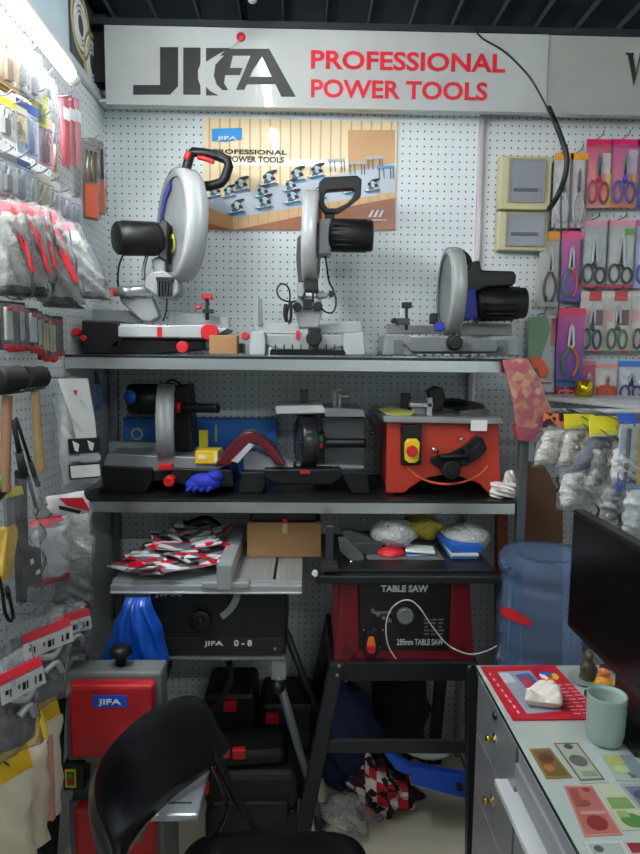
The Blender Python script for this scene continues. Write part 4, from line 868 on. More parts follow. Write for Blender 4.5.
for x, y in ((225, 752), (239, 753)): B(RED).ob(at(x, y, 1.863), (.04 if x > 230 else .028, .02, .034), (.2, 0, .1)).mk('latch', t, bev=.004)
# ---- things beneath the black stand
def plaidmat():
    m, n, l, p = newmat('plaid_cloth'); tc = n.new('ShaderNodeTexCoord'); ch = n.new('ShaderNodeTexChecker'); ch.inputs['Scale'].default_value = 28
    ch.inputs[1].default_value = lin((190, 30, 50))+(1,); ch.inputs[2].default_value = lin((215, 205, 200))+(1,)
    ch2 = n.new('ShaderNodeTexChecker'); ch2.inputs['Scale'].default_value = 14; ch2.inputs[1].default_value = lin((40, 20, 26))+(1,); l.new(tc.outputs['Object'], ch.inputs[0]); l.new(tc.outputs['Object'], ch2.inputs[0]); l.new(ch.outputs[0], ch2.inputs[2])
    l.new(ch2.outputs[0], p.inputs['Base Color']); p.inputs['Roughness'].default_value = .9; return m
q = blob(plaidmat(), (.24, 2.0, .085), (.075, .07, .095), 12, .3, 30); q.plus(blob(q.mats[0], (.31, 2.02, .06), (.09, .06, .055), 13, .3, 26)).mk('plaid_cloth', None, 'crumpled red and white plaid cloth on the floor under the black stand', 'cloth')
blob(plastic('crinkled_film', (.8, .82, .82), .18, .1, 1.0, 40), (.15, 1.93, .05), (.09, .07, .055), 14, .3, 30).mk('plastic_bag', None, 'crumpled clear plastic bag on the floor beside the plaid cloth', 'bag')
blob(mat(18, 28, 66, rough=.9, bump=.3), (.15, 2.10, .22), (.11, .09, .19), 15, .2, 26).mk('blue_cloth', None, 'dark blue cloth bundle behind the cross bar of the black stand', 'cloth')
blob(mat(22, 24, 28, rough=.9), (.35, 2.2, .24), (.10, .08, .21), 16, .2, 24).mk('black_bag', None, 'black bag slumped behind the dark blue cloth', 'bag')
t = thing('metal_bracket', 'bright blue metal channel lying under the black stand', 'bracket', (.42, 1.9, .12))
BB = mat(24, 84, 200, rough=.35)
for nm, pts, Y, d in (('front_face', [(411, 767), (469, 777), (468, 799), (411, 784)], 1.86, .006), ('rear_face', [(411, 763), (469, 773), (468, 790), (411, 776)], 1.93, .006)): B(BB).pp(pts, Y, d).mk(nm, t, bev=.001)
B(mat(150, 170, 210, rough=.3, metal=.4)).pp([(411, 783), (468, 798), (468, 800), (411, 785)], 1.866, .064).mk('floor_plate', t)
B(BLACK).pc(460, 788, 1.85, 4, .012).pc(460, 788, 1.842, 2, .01).mk('bolt', t)
B(BB).pp([(384, 754), (392, 753), (412, 768), (410, 776), (396, 770)], 1.9, .03).mk('arm', t, bev=.002)
blob(PAPER, (.42, 2.02, .20), (.07, .04, .012), 17, .2).mk('paper_scrap', None, 'crumpled white paper behind the blue metal channel', 'paper')
# ================================================================== CHAIR
t = thing('folding_chair', 'black folding chair with glossy padded back in the foreground', 'chair', Vector((-.1, 1.2, 0)))
VN = mat(14, 14, 15, rough=.28, coat=.3, bump=.08, bs=25)
cl = cat([(-.185, 1.41, 0), (-.235, 1.37, 0), (-.295, 1.29, 0), (-.335, 1.19, 0), (-.345, 1.10, 0), (-.325, 1.02, 0), (-.28, .97, 0)], 5); N_ = len(cl)-1
def pad(off):
    def fn(u, v):
        i = min(int(u*N_), N_-1); f_ = u*N_-i; p = cl[i].lerp(cl[i+1], f_); tg = (cl[i+1]-cl[i]).normalized(); nr = Vector((-tg.y, tg.x, 0))
        nr = nr if nr.x < 0 else -nr
        e = (max(0, 1-(2*u-1)**6)*max(0, 1-(2*v-1)**4))**.5; hh = .10*(1-.62*abs(2*u-1)**5)
        return p+nr*(off*e)+Vector((-.02*(2*v-1), 0, .668+(v-.5)*2*hh-.02*abs(2*u-1)**3))
    return fn
B(VN).grid(pad(.019), 40, 14).grid(pad(-.012), 40, 14).mk('backrest', t)
q = B(VN)
sx0, sx1, sy0, sy1 = -.26, .145, .96, 1.37
def seat(sg):
    def fn(u, v):
        a, b = 2*u-1, 2*v-1; k = (abs(a)**5+abs(b)**5)**.2; s_ = max(abs(a), abs(b))/k if k > 1e-6 else 1
        e = (max(0, 1-max(abs(a), abs(b))**6))**.5
        return Vector(((sx0+sx1)/2+a*s_*(sx1-sx0)/2, (sy0+sy1)/2+b*s_*(sy1-sy0)/2, .43+sg*.018*e))
    return fn
q.grid(seat(1), 24, 24).grid(seat(-1), 24, 24).mk('seat', t)
FR = mat(12, 12, 13, rough=.18, coat=.4)
for sy, dy in ((1.39, -1), (.985, 1)):
    top = (-.195 if dy < 0 else -.275)
    B(FR).tube([(top-.03, sy, .70), (top, sy, .60), (-.11, sy-.01*-dy, .43), (.16, sy, .012)], .0115, 10).mk('front_leg', t)
    B(FR).tube([(.09, sy+dy*.05, .43), (-.05, sy+dy*.05, .28), (-.30, sy+dy*.05, .012)], .0105, 10).mk('rear_leg', t)
    B(FR).tube([(top-.01, sy+dy*.012, .58), (-.17, sy+dy*.03, .50), (-.20, sy+dy*.03, .42)], .006, 8).mk('side_link', t)
B(FR).tube([(.15, .985, .06), (.15, 1.2, .06), (.15, 1.39, .06)], .008, 8).mk('stretcher', t)
B(FR).tube([(-.27, 1.03, .05), (-.27, 1.2, .05), (-.27, 1.34, .05)], .008, 8).mk('stretcher', t)
# ================================================================== COUNTER
CX0, CY1, CZ = .405, 1.445, .78
t = thing('counter', 'grey drawer counter with white glass-topped surface at the lower right', 'counter', Vector((.85, .9, 0)))
CG = mat(124, 126, 129, rough=.3, coat=.4)
B(CG).box(CX0+.02, 1.35, -.1, CY1-.005, .04, CZ-.012).mk('carcass', t, bev=.002)
B(mat(222, 228, 226, rough=.35)).box(CX0+.002, 1.36, -.1, CY1, CZ-.012, CZ-.0025).mk('worktop', t, bev=.001)
B(mat(176, 188, 180, rough=.3, coat=1)).box(CX0, 1.36, -.1, CY1+.002, CZ-.002, CZ+.0045).mk('glass_top', t)
B(mat(40, 62, 58, rough=.1)).box(CX0-.0012, CX0, -.1, CY1+.002, CZ-.0035, CZ+.0045).mk('glass_edge', t)
zs = [(.628, .764), (.487, .624), (.345, .483), (.20, .341), (.05, .196)]
for i, (z0, z1) in enumerate(zs):
    d_ = B(CG).box(CX0+.004, CX0+.021, 1.165, CY1-.006, z0, z1).mk('drawer', t, bev=.0015)
    c = Vector((CX0+.004, 1.295, (z0+z1)/2))
    if i < 3:
        B(BRASS).lathe([(0, .02), (.006, .0195), (.009, .016), (.007, .011), (.004, .007), (.005, .001), (.008, 0)], c, (-1, 0, 0), 16).mk('knob', d_)
        B(STEEL).lathe([(0, .001), (.013, .001), (.013, 0)], c, (-1, 0, 0), 16).mk('knob_plate', d_)
    if i == 0: B(mat(50, 50, 50, rough=.3, metal=.6)).lathe([(0, .006), (.008, .006), (.009, 0)], Vector((CX0+.004, 1.295, .748)), (-1, 0, 0), 14).mk('lock', d_)
B(mat(206, 210, 210, rough=.4)).box(CX0-.022, CX0+.02, .2, 1.205, .655, .668).mk('sliding_shelf', t, bev=.001)
B(mat(26, 26, 28)).box(CX0+.016, CX0+.021, .2, 1.155, .66, .69).mk('dark_recess_strip', t)  # dark strip whose colour gives the gap above the sliding shelf its shade
B(mat(146, 148, 152, rough=.3)).box(CX0+.0, CX0+.021, .2, 1.155, .69, .735).mk('tray_front', t, bev=.001)
B(mat(140, 142, 146, rough=.3)).box(CX0+.006, CX0+.022, .2, 1.155, .735, .767).mk('apron', t, bev=.001)
B(mat(128, 130, 134, rough=.3, coat=.3)).box(CX0+.004, CX0+.021, .2, 1.155, .05, .645).mk('cupboard_door', t, bev=.002)
ZG = CZ+.005
def flat(m, pts, z, h, **k): return B(m).pr([atz(x, y, z) for x, y in pts], (0, 0, h))
# mouse pad
t = thing('advert_mat', 'red printed mat lying at the far left corner of the counter', 'mat', atz(540, 690, ZG))
flat(mat(192, 26, 46, rough=.4), [(480.5, 667.5), (555, 666.5), (600, 716), (597, 720), (513, 721)], ZG, .003).mk('sheet', t)
zz = ZG+.0032
flat(mat(150, 160, 170, rough=.4), [(497, 672), (530, 670.5), (562, 711), (527, 714)], zz, .0004).mk('printed_picture', t)
q = flat(mat(205, 208, 212), [(499, 673), (508, 673), (517, 682), (505, 683)], zz+.0005, .0003)
q.plus(flat(mat(60, 100, 170), [(515, 675), (529, 673), (541, 686), (527, 689)], zz+.0005, .0003)).plus(flat(mat(190, 60, 70), [(519, 678), (528, 677), (536, 687), (528, 689)], zz+.0009, .0003)).mk('printed_detail', t)
cc = atz(549, 676, zz)
q = B(PAPER)
for m_, a0, a1 in ((mat(30, 90, 190), 40, 150), (mat(235, 200, 40), -60, 40), (mat(230, 100, 40), -120, -60), (PAPER, 150, 240)):
    P_ = [cc+Vector((math.cos(math.radians(a0+(a1-a0)*k/8))*.021, math.sin(math.radians(a0+(a1-a0)*k/8))*.021, 0)) for k in range(9)]; I_ = [cc+(p-cc)*.35 for p in P_]
    q.m(m_).pr(P_+I_[::-1], (0, 0, .0004))
q.mk('printed_wheel', t)
q = B(mat(240, 190, 196)); R = random.Random(3)
for k in range(9):
    x, y = 553+k*3.4, 686+k*3.5
    for j in range(3):
        p = atz(x+j*9-6, y-j*.5, zz); q.box(p.x, p.x+.014, p.y, p.y+.003, zz, zz+.0004)
q.mk('printed_text', t)
q = B(mat(240, 190, 196))
for k in range(8): p = atz(489+k*4.0, 674+k*5.4, zz); q.box(p.x, p.x+.004, p.y-.006, p.y+.004, zz, zz+.0004)
q.mk('printed_column', t)
# crumpled tissue packet
q = B(mat(225, 215, 205, rough=.6, bump=.4)); c = atz(545, 705, ZG)
def pk(sg):
    def fn(u, v):
        a, b = 2*u-1, 2*v-1; e = (max(0, 1-a**6)*max(0, 1-b**4))**.5
        x = a*.036+b*.010; y = b*.026-a*.008
        return Vector((c.x-.003+x, c.y+y, ZG+.004+.016*(1+sg*e)+(.012*math.sin(3*a+2*b)+.005*math.sin(9*b-4*a))*(sg > 0)*e))
    return fn
q.grid(pk(1), 18, 14).grid(pk(-1), 18, 14).mk('tissue_packet', None, 'crumpled white packet lying on the red mat', 'packet')
q2 = B(mat(190, 120, 110, rough=.6))
# mug
c = atz(604.5, 741, ZG); t = thing('mug', 'pale green ribbed ceramic cup without handle on the counter', 'cup', c)
CER = mat(146, 168, 158, rough=.3, coat=.3); H = .094; R0 = .0335
prof = [(0, .002), (R0*.84, .002), (R0*.9, .004), (R0*.97, .014)]+[(R0*(1+.012*math.sin(k*2.2))+.002*k/10, .014+(H-.018)*k/10) for k in range(1, 11)]+[(R0+.0025, H), (R0-.001, H-.001), (R0-.003, H-.01), (R0-.005, .012), (0, .010)]
B(CER).lathe(prof, c, (0, 0, 1), 40).mk('body', t)
# banknotes under / on the glass
def note(lab, pts, base, spots, num=None):
    t = thing('banknote', lab, 'banknote', atz(sum(p[0] for p in pts)/4, sum(p[1] for p in pts)/4, ZG), 'banknotes laid on the counter')
    base = tuple(int(c*.86) for c in base)
    W = [atz(x, y, ZG) for x, y in pts]; B(mat(*base, rough=.35)).pr(W, (0, 0, .0006)).mk('paper', t)
    def uv(u, v): return W[0]*(1-u)*(1-v)+W[1]*u*(1-v)+W[2]*u*v+W[3]*(1-u)*v+Vector((0, 0, .0007))
    for i, (u0, v0, u1, v1, col) in enumerate(spots):
        if u1 < 0:   # ellipse
            P_ = [uv(u0+v1*math.cos(2*PI*k/20), v0-u1*math.sin(2*PI*k/20)) for k in range(20)]
        else: P_ = [uv(u0, v0), uv(u1, v0), uv(u1, v1), uv(u0, v1)]
        col = tuple(int(c*.86) for c in col)
        B(mat(*col, rough=.4)).pr([q_+Vector((0, 0, i*.00025)) for q_ in P_], (0, 0, .0002)).mk('printed_panel' if u1 >= 0 else 'printed_portrait', t)
    if num:
        s_, u, v, sz, col = num; e1 = (uv(.6, .5)-uv(.4, .5)).normalized(); e2 = Vector((0, 0, 1)).cross(e1); o = uv(u, v)+Vector((0, 0, .002))
        M_ = Matrix(((e1.x, 0, e2.x, o.x), (e1.y, 0, e2.y, o.y), (0, -1, 0, o.z), (0, 0, 0, 1)))
        text(s_, 0, 0, sz*.6, sz, mat(*col), .0003, 0, Mx=M_).mk('numeral', t)
note('small brown banknote, nearest the counter edge', [(529, 749), (550, 748), (573, 778), (546, 779)], (160, 135, 80), [(.1, .08, .9, .92, (128, 104, 58)), (.5, .35, -.16, .3, (110, 66, 40)), (.35, .68, -.12, .2, (196, 120, 70))])
note('grey and green banknote beside the small brown banknote', [(550, 741.5), (578, 741), (609, 782.5), (580, 784)], (206, 210, 196), [(.07, .05, .93, .95, (110, 114, 104)), (.14, .09, .86, .91, (190, 196, 180)), (.5, .5, -.14, .3, (110, 112, 104)), (.3, .75, .8, .86, (150, 170, 120)), (.5, .16, -.06, .16, (96, 96, 92))])
note('pale banknote with a large 5, sticking out under the green cup', [(601, 755), (631, 752), (655, 782), (617, 781)], (186, 200, 190), [(.05, .05, .6, .45, (190, 190, 110)), (.55, .1, .95, .9, (134, 150, 158)), (.3, .6, -.15, .2, (206, 214, 150))], ('5', .42, .93, .014, (50, 54, 50)))
note('pink banknote with a dark red portrait', [(563.5, 786), (592, 785.5), (623, 835), (584.5, 837)], (216, 150, 140), [(.06, .04, .94, .96, (196, 112, 104)), (.12, .08, .4, .45, (168, 84, 80)), (.5, .77, -.14, .28, (150, 50, 52)), (.7, .1, -.05, .12, (160, 60, 60)), (.45, .38, -.06, .14, (150, 84, 80)), (.15, .55, .9, .62, (214, 160, 150))])
note('pale green banknote between the pink one and the counter cup', [(596, 785), (618, 785), (658, 830), (622, 831)], (206, 214, 180), [(.1, .3, .9, .55, (134, 170, 100)), (.5, .8, -.15, .35, (96, 150, 80)), (.15, .6, .5, .75, (160, 190, 120))])
note('bluish grey banknote at the right edge', [(619.5, 784), (650, 783), (690, 825), (655, 828)], (176, 184, 190), [(.08, .08, .92, .92, (130, 136, 150)), (.4, .3, -.12, .25, (84, 88, 104))])
note('white and grey banknote at the bottom edge of the picture', [(583, 842), (622, 841), (648, 885), (606, 888)], (214, 220, 214), [(.1, .06, .9, .9, (180, 190, 184)), (.3, .18, -.08, .12, (90, 96, 96))])
note('dark red and white banknote, bottom right corner', [(623, 841.5), (660, 841), (690, 880), (650, 884)], (216, 200, 196), [(.05, .05, .95, .3, (160, 50, 60)), (.4, .6, -.2, .3, (150, 90, 90))])
# figurines, dish
c = atz(587.5, 679, ZG); t = thing('figurine', 'small dark carved figure standing beside the monitor', 'figurine', c)
DW = mat(72, 66, 46, rough=.5, bump=.3)
B(DW).lathe([(0, 0), (.017, 0), (.019, .006), (.016, .012), (.0175, .022), (.016, .032), (.012, .040), (.0085, .044), (.0095, .048), (.011, .054), (.010, .061), (.006, .067), (0, .069)], c, (0, 0, 1), 18).sph(A(c, -.013, -.008, .026), (.006, .006, .010), 8).sph(A(c, .012, -.009, .026), (.006, .006, .010), 8).sph(A(c, 0, -.013, .018), (.010, .006, .006), 8).mk('body', t)
B(mat(90, 80, 60)).sph(A(c, 0, -.004, .055), (.009, .009, .011), 10).mk('head', t)
c = atz(604, 688, ZG); t = thing('figurine', 'orange and yellow seated toy figure behind the green cup', 'figurine', c)
B(mat(226, 150, 30, rough=.4)).lathe([(0, 0), (.018, 0), (.021, .008), (.018, .02), (.011, .028), (0, .03)], c, (0, 0, 1), 16).mk('body', t)
B(mat(230, 130, 80, rough=.4)).sph(A(c, 0, 0, .038), (.014, .013, .013), 14).mk('head', t)
B(mat(50, 34, 26, rough=.6)).sph(A(c, .003, .003, .045), (.0145, .013, .009), 12).mk('hair', t)
for s_ in (-1, 1): B(mat(230, 180, 60)).sph(A(c, s_*.016, -.008, .014), (.007, .007, .008), 8).mk('hand', t)
c = atz(596, 693, ZG); c = c+Vector((-.002, .02, 0))
B(mat(150, 160, 158, rough=.3, coat=.3)).lathe([(0, .002), (.028, .002), (.036, .007), (.038, .007), (.030, 0), (0, 0)], c+Vector((.0, .035, 0)), (0, 0, 1), 28).mk('dish', None, 'small round grey dish behind the green cup', 'dish')
# papers at the right
p = atz(632, 738, ZG)
B(PAPER).box(p.x-.01, p.x+.25, p.y-.09, p.y+.04, ZG, ZG+.004).mk('notebook', None, 'white notepad at the right edge below the monitor', 'notepad')
# monitor
t = thing('monitor', 'black computer monitor seen edge-on at the right of the counter', 'monitor', (.66, 1.2, ZG))
MB_ = mat(14, 15, 17, rough=.35)
B(MB_).box(.612, .640, 1.0, 1.44, .885, 1.162).mk('casing', t, bev=.004)
B(mat(8, 9, 11, rough=.25, spec=.3)).box(.6105, .6125, 1.012, 1.428, .905, 1.15).mk('screen', t)
B(MB_).box(.64, .665, 1.14, 1.26, .80, 1.0).mk('neck', t, bev=.004)
B(MB_).box(.60, .76, 1.09, 1.31, ZG, ZG+.016).mk('base', t, bev=.004)
# ---- water bottle
c = at(543, 620, 1.77); zb_ = .42
t = thing('water_bottle', 'big upturned blue water bottle with red label behind the counter', 'water bottle', (c.x, 1.77, zb_))
BL = plastic('blue_bottle', (.25, .40, .66), .2, .08, .25, 6)
ztop = at(543, 552, 1.77).z
Rb = .13; prof = [(.028, 0), (.028, .04), (.06, .06), (Rb*.9, .10), (Rb, .15)]
h_ = ztop-zb_; k = .15
while k < h_-.12: prof += [(Rb, k+.022), (Rb*.985, k+.03), (Rb*.985, k+.036), (Rb, k+.044)]; k += .085
prof += [(Rb*.94, h_-.085), (Rb*.93, h_-.065), (Rb*.99, h_-.05), (Rb, h_-.04), (Rb*.99, h_-.015), (Rb*.9, h_), (Rb*.6, h_-.004), (Rb*.45, h_-.02), (0, h_-.028)]
B(BL).lathe(prof, (c.x, 1.77, zb_), (0, 0, 1), 48).mk('shell', t)
P0 = []
for k in range(9):
    an = math.radians(-172+k*6); P0.append(Vector((c.x+math.cos(an)*(Rb+.002), 1.77+math.sin(an)*(Rb+.002), 0)))
zl = at(515, 618, 1.66).z
q = B(mat(200, 36, 46, rough=.4))
for i in range(8): 
    h0, h1 = .024*(1-((i-4)/5)**2)+.004, .024*(1-((i-3)/5)**2)+.004
    q.add([P0[i]+Vector((0, 0, zl-.024)), P0[i+1]+Vector((0, 0, zl-.024)), P0[i+1]+Vector((0, 0, zl-.02+h1)), P0[i]+Vector((0, 0, zl-.02+h0))], [(0, 1, 2, 3)])
q.mk('label', t)
t = thing('water_dispenser', 'white and grey dispenser base under the blue water bottle', 'water dispenser', (c.x, 1.77, 0))
B(mat(190, 194, 194, rough=.4)).box(c.x-.10, c.x+.15, 1.66, 1.90, 0, .40).mk('cabinet', t, bev=.01)
B(LGREY).lathe([(.10, 0), (.10, .02), (.045, .025), (.04, .0)], (c.x, 1.77, .40), (0, 0, 1), 28).mk('bottle_seat', t)
# ---- cardboard and boards behind the bottle
t = thing('cardboard_sheet', 'tall brown cardboard sheet leaning behind the water bottle', 'cardboard', (at(540, 520, 2.2).x, 2.2, 0))
B(mat(118, 82, 56, rough=.8)).pp([(523, 460), (545, 466), (563, 500), (563, 772), (524, 772)], 2.12, .02).mk('sheet', t, bev=.001)
B(mat(140, 60, 30, rough=.6)).pp([(497, 505), (508, 505), (508, 770), (497, 770)], 2.2, .03).mk('board_edge', None, 'narrow orange brown board standing behind the right shelf post', 'board')

for o in list(COL.objects):      # boards reach the floor exactly
    if o.name.startswith(('sheet', 'board_edge')):
        L = wloc(o)
        if min(v.co.z+L.z for v in o.data.vertices) < .35:
            for v in o.data.vertices:
                if v.co.z+L.z < .35: v.co.z = -L.z+.0005
# ================================================================== LEFT WALL GOODS
def wall_hooks(n_lab, pts, X, grp):
    for (px, py) in pts:
        c = atx(px, py, X); L_ = X-XL
        t = B(mat(120, 122, 124, rough=.35, metal=.7)).tube([(XL+.001, c.y, c.z-.012), (XL+.012, c.y, c.z-.004), (XL+.03, c.y, c.z), (X, c.y, c.z+.001), (X+.018, c.y, c.z+.012)], .0018, 6)
        t.mk('wire_hook', None, n_lab, 'hook', grp)
def rootL(name, label, cat_, px, py, X, tilt=0, group=None):
    c = atx(px, py, X); return thing(name, label, cat_, (0, 0, 0), group), c
PLACES = []
def place(t, c, rz): PLACES.append((t, c, rz)); return t
def card_pack(label, c, rz, w_, h_, card, head, tool, d=.014, group=None, name='card_pack', cat_='packaged tool'):
    """hanging blister pack: backing card, coloured header, small tool, clear blister"""
    t = thing(name, label, cat_, (0, 0, 0), group)
    tool = tuple((a+b)//2 for a, b in zip(tool, card))
    B(mat(*card, rough=.5)).box(-w_/2, w_/2, 0, .002, -h_, 0).mk('backing_card', t)
    B(mat(*head, rough=.4)).box(-w_/2, w_/2, -.0012, 0, -h_*.18, 0).mk('header', t)
    q = B(mat(*tool, rough=.4)); q.box(-w_*.12, w_*.12, -d*.7, -.001, -h_*.92, -h_*.55).cyl((0, -d*.4, -h_*.56), (w_*.1, -d*.4, -h_*.30), w_*.07, w_*.04, 8); q.mk('tool', t, bev=.001)
    B(FILM).box(-w_*.42, w_*.42, -d, -.001, -h_*.95, -h_*.27).mk('blister', t, bev=.003)
    return place(t, c, rz)
HL = math.radians(90)
# ---- top row of long card packs under the tube
rows = [
 (5, 26, .075, .118, (226, 186, 130), (222, 150, 70), (90, 70, 60), 'orange backed card pack', 3, 'at the left edge by the lamp'),
 (18, 31, .075, .118, (206, 208, 206), (186, 188, 190), (110, 112, 116), 'grey backed card pack', 3, 'next to the orange backed packs'),
 (31, 50, .07, .105, (216, 216, 210), (200, 200, 200), (70, 76, 80), 'white backed card pack', 2, 'third cluster by the lamp'),
 (45, 74, .07, .062, (180, 190, 190), (70, 110, 112), (50, 60, 62), 'small teal headed card pack', 1, 'below the far end of the tube lamp'),
 (3, 96, .075, .082, (226, 228, 220), (214, 214, 60), (40, 42, 44), 'white card pack with yellow-green header', 1, 'at the left edge of the second row'),
 (15, 104, .075, .070, (226, 214, 170), (224, 220, 190), (96, 70, 44), 'beige card pack with a brown tool', 1, 'second from the left in the second row'),
 (27, 103, .075, .115, (208, 216, 230), (90, 120, 190), (60, 84, 160), 'long white and blue card pack', 1, 'third in the second row'),
 (39, 92, .06, .075, (214, 214, 90), (190, 196, 60), (90, 100, 90), 'yellow-green pack of small chromed tools', 1, 'beside the long white and blue pack'),
 (43, 116, .07, .115, (222, 170, 190), (230, 200, 205), (50, 40, 44), 'pink card pack with a round black tool', 1, 'left of the red sleeves'),
 (5, 152, .07, .085, (214, 214, 210), (120, 124, 126), (60, 62, 66), 'white card pack', 2, 'at the left edge of the third row'),
 (18, 158, .08, .080, (206, 216, 228), (70, 84, 130), (90, 96, 110), 'pale blue card pack', 2, 'second cluster in the third row'),
 (29, 168, .05, .072, (214, 214, 206), (180, 180, 176), (120, 120, 116), 'narrow white card pack', 2, 'third cluster in the third row'),
 (41, 173, .07, .088, (204, 200, 176), (206, 202, 180), (120, 116, 90), 'beige card pack', 6, 'thick stack in the middle of the third row'),
 (52, 181, .06, .086, (222, 222, 214), (216, 214, 204), (130, 130, 130), 'cream card pack', 3, 'right of the thick beige stack'),
 (64, 192, .06, .070, (196, 190, 204), (206, 206, 208), (110, 104, 130), 'lilac card pack', 2, 'second from the right in the third row'),
 (74, 197, .06, .076, (214, 218, 222), (206, 208, 212), (120, 126, 140), 'white card pack', 2, 'last on the right of the third row')]
ordn = ['outermost', 'second', 'third', 'fourth', 'fifth', 'innermost']
hooks = []
for (px, py, w_, h_, card, head, tool, nm, n, where) in rows:
    X = -.625 if px < 60 else -.645
    hooks.append((px, py, X))
    for k in range(n):
        c = atx(px, py, X) + Vector((-.011*k, .003*(k % 2), -.0025*k))
        lab = '%s %s%s' % (nm, where, '' if n == 1 else ', %s on its hook' % (ordn[k] if k < n-1 or n == 6 else 'innermost'))
        card_pack(lab, c, HL-.25-.05*(k % 3), w_, h_, card, head, tool, group=None if n == 1 else 'card packs stacked on one hook')
for (px, py, X) in hooks: wall_hooks('thin wire hook with card packs hanging from it on the left pegboard', [(px, py)], X+.012, 'wire hooks on the left pegboard')
# slender stick pack
c = atx(49, 124, -.64); t = thing('handle_tool', 'slim wooden handled tool hanging left of the red sleeves', 'tool')
B(mat(200, 130, 90, rough=.5)).cyl((0, -.01, -.05), (0, -.01, -.115), .006, .005).mk('handle', t); B(STEEL).cyl((0, -.01, 0), (0, -.01, -.05), .002).mk('shank', t); place(t, c, HL)
# red long sleeves
for k, (px, py, col) in enumerate(((60, 97, (170, 30, 50)), (66, 98, (196, 30, 60)), (72, 100, (216, 130, 140)))):
    c = atx(px, py, -.655); t = thing('tool_sleeve', ['dark red long sleeve pack, left of three', 'bright red long sleeve pack, middle of three', 'pale pink long sleeve pack, right of three'][k]+' near the tube lamp end', 'packaged tool', group='long red sleeves')
    B(mat(*col, rough=.35, coat=.4)).pillow((0, -.012, -.09), .034, .18, .016, 20+k, .1, .1, 6, 14).mk('sleeve', t); B(PAPER).box(-.011, .011, -.021, -.018, -.06, -.03).mk('label', t)
    B(FILM).box(-.018, .018, -.022, -.002, -.185, 0).mk('film', t); place(t, c, HL-.3)
wall_hooks('thin wire hook holding the long red sleeves', [(66, 96)], -.63, None)
# orange bit packs near the corner
for k, (px, py) in enumerate(((96, 139), (89, 141))):
    c = atx(px, py, -.665 + (.01 if k else 0)); t = thing('bit_pack', 'long clear pack of tools with orange lower half near the corner, '+('right one' if k == 0 else 'left one'), 'packaged tool', group='orange tool packs near the corner')
    B(mat(150, 146, 140, rough=.5)).box(-.026, .026, 0, .002, -.23, 0).mk('backing_card', t)
    B(mat(226, 90, 40, rough=.4)).box(-.022, .022, -.006, -.0005, -.225, -.125).mk('orange_box', t, bev=.002)
    q = B(STEEL)
    for j in range(3): B([STEEL, BRASS, DGREY][j]).cyl((-.014+j*.014, -.01, -.12), (-.014+j*.014, -.01, -.03), .004).mk('bit', t)
    B(FILM).box(-.025, .025, -.018, -.001, -.228, -.012).mk('film', t, bev=.003); place(t, c, HL-.7)
wall_hooks('thin wire hook holding the orange tool packs near the corner', [(93, 139)], -.64, None)
# ---- bags of work gloves
GLV = mat(168, 166, 158, rough=.9, bump=.7, bs=90, var=.14); GLD = mat(58, 58, 58, rough=.9); REDH = mat(200, 26, 44, rough=.4)
def glove_bag(label, px, py, X, w_, h_, t_, rz, seed, cont=GLV, cuff=GLD, head=REDH, taper=.35, lean=(0, 0), film=None, headh=.034, strip=True, group='bags hanging on the left pegboard', cat_='bag', name='glove_bag'):
    c = atx(px, py, X) if isinstance(px, (int, float)) else px; film = film or BAGF
    t = thing(name, label, cat_, group=group)
    B(film).pillow((0, -t_*.5, -h_/2), w_, h_, t_, seed, taper, .25, 16, 20, lean).mk('film', t)
    B(cont).pillow((0, -t_*.5, -h_*.53), w_*.86, h_*.80, t_*.75, seed+1, taper, .3, 12, 16, lean).mk('contents', t)
    if cuff: B(cuff).pillow((0, -t_*.5, -h_*.91), w_*.84, h_*.13, t_*.7, seed+2, 0, .3, 10, 6, (lean[0]*1, lean[1]*1)).mk('dark_cuff', t)
    if head:
        hw = w_*(1-taper)*.38
        B(head).pr([(-hw, -.003, 0), (hw, -.003, 0), (hw*1.05, -t_*.3, -headh*.6), (0, -t_*.42, -headh), (-hw*1.05, -t_*.3, -headh*.6)], (0, .004, 0)).mk('header', t)
        if strip:
            B(head).pr([(-w_*.10, -t_*.62, -headh*.9), (w_*.10, -t_*.62, -headh*.9), (w_*.16+lean[0]*.3, -t_*.98, -h_*.42), (w_*.30+lean[0]*.6, -t_*1.1, -h_*.72), (w_*.20+lean[0]*.6, -t_*1.1, -h_*.72), (w_*.0+lean[0]*.3, -t_*.98, -h_*.44)], (0, -.002, 0)).mk('red_strip', t)
            B(BLACK).pr([(w_*.06, -t_*.85, -h_*.36), (w_*.16, -t_*.85, -h_*.36), (w_*.18, -t_*.93, -h_*.44), (w_*.08, -t_*.93, -h_*.44)], (0, -.003, 0)).mk('printed_mark', t)
    return place(t, c, rz)
place_args = [('bag of grey work gloves with red header, leftmost in the glove row', 3, 202, -.60, .085, .19, .05, 1),
 ('bag of pale work gloves with a bold red strip, second in the glove row', 20, 203, -.60, .09, .20, .05, 2),
 ('slim bag of pale work gloves with red header, third in the glove row', 33, 205, -.62, .07, .20, .045, 3)]
for (lb, px, py, X, w_, h_, t_, sd) in place_args: glove_bag(lb, px, py, X, w_, h_, t_, HL-.55, sd*10)
glove_bag('large bag of whitish gloves with dark cuffs, fourth in the glove row', 45, 210, -.62, .11, .235, .06, HL-.9, 40, lean=(.03, 0), taper=.45)
glove_bag('tilted bag of white gloves with pink header and yellow tag, last in the glove row', 62, 222, -.63, .12, .20, .06, HL-1.0, 50, cont=mat(196, 196, 194, rough=.9, bump=.6), cuff=mat(110, 110, 112, rough=.8), head=mat(220, 110, 130, rough=.5), taper=.4, lean=(.065, .01), headh=.035, strip=False)
c = atx(82, 249, -.60); B(mat(200, 220, 40, rough=.5)).ob(c, (.02, .02, .03), (0, .4, .5)).mk('price_tag', None, 'small yellow-green tag on the tilted glove bag', 'tag')
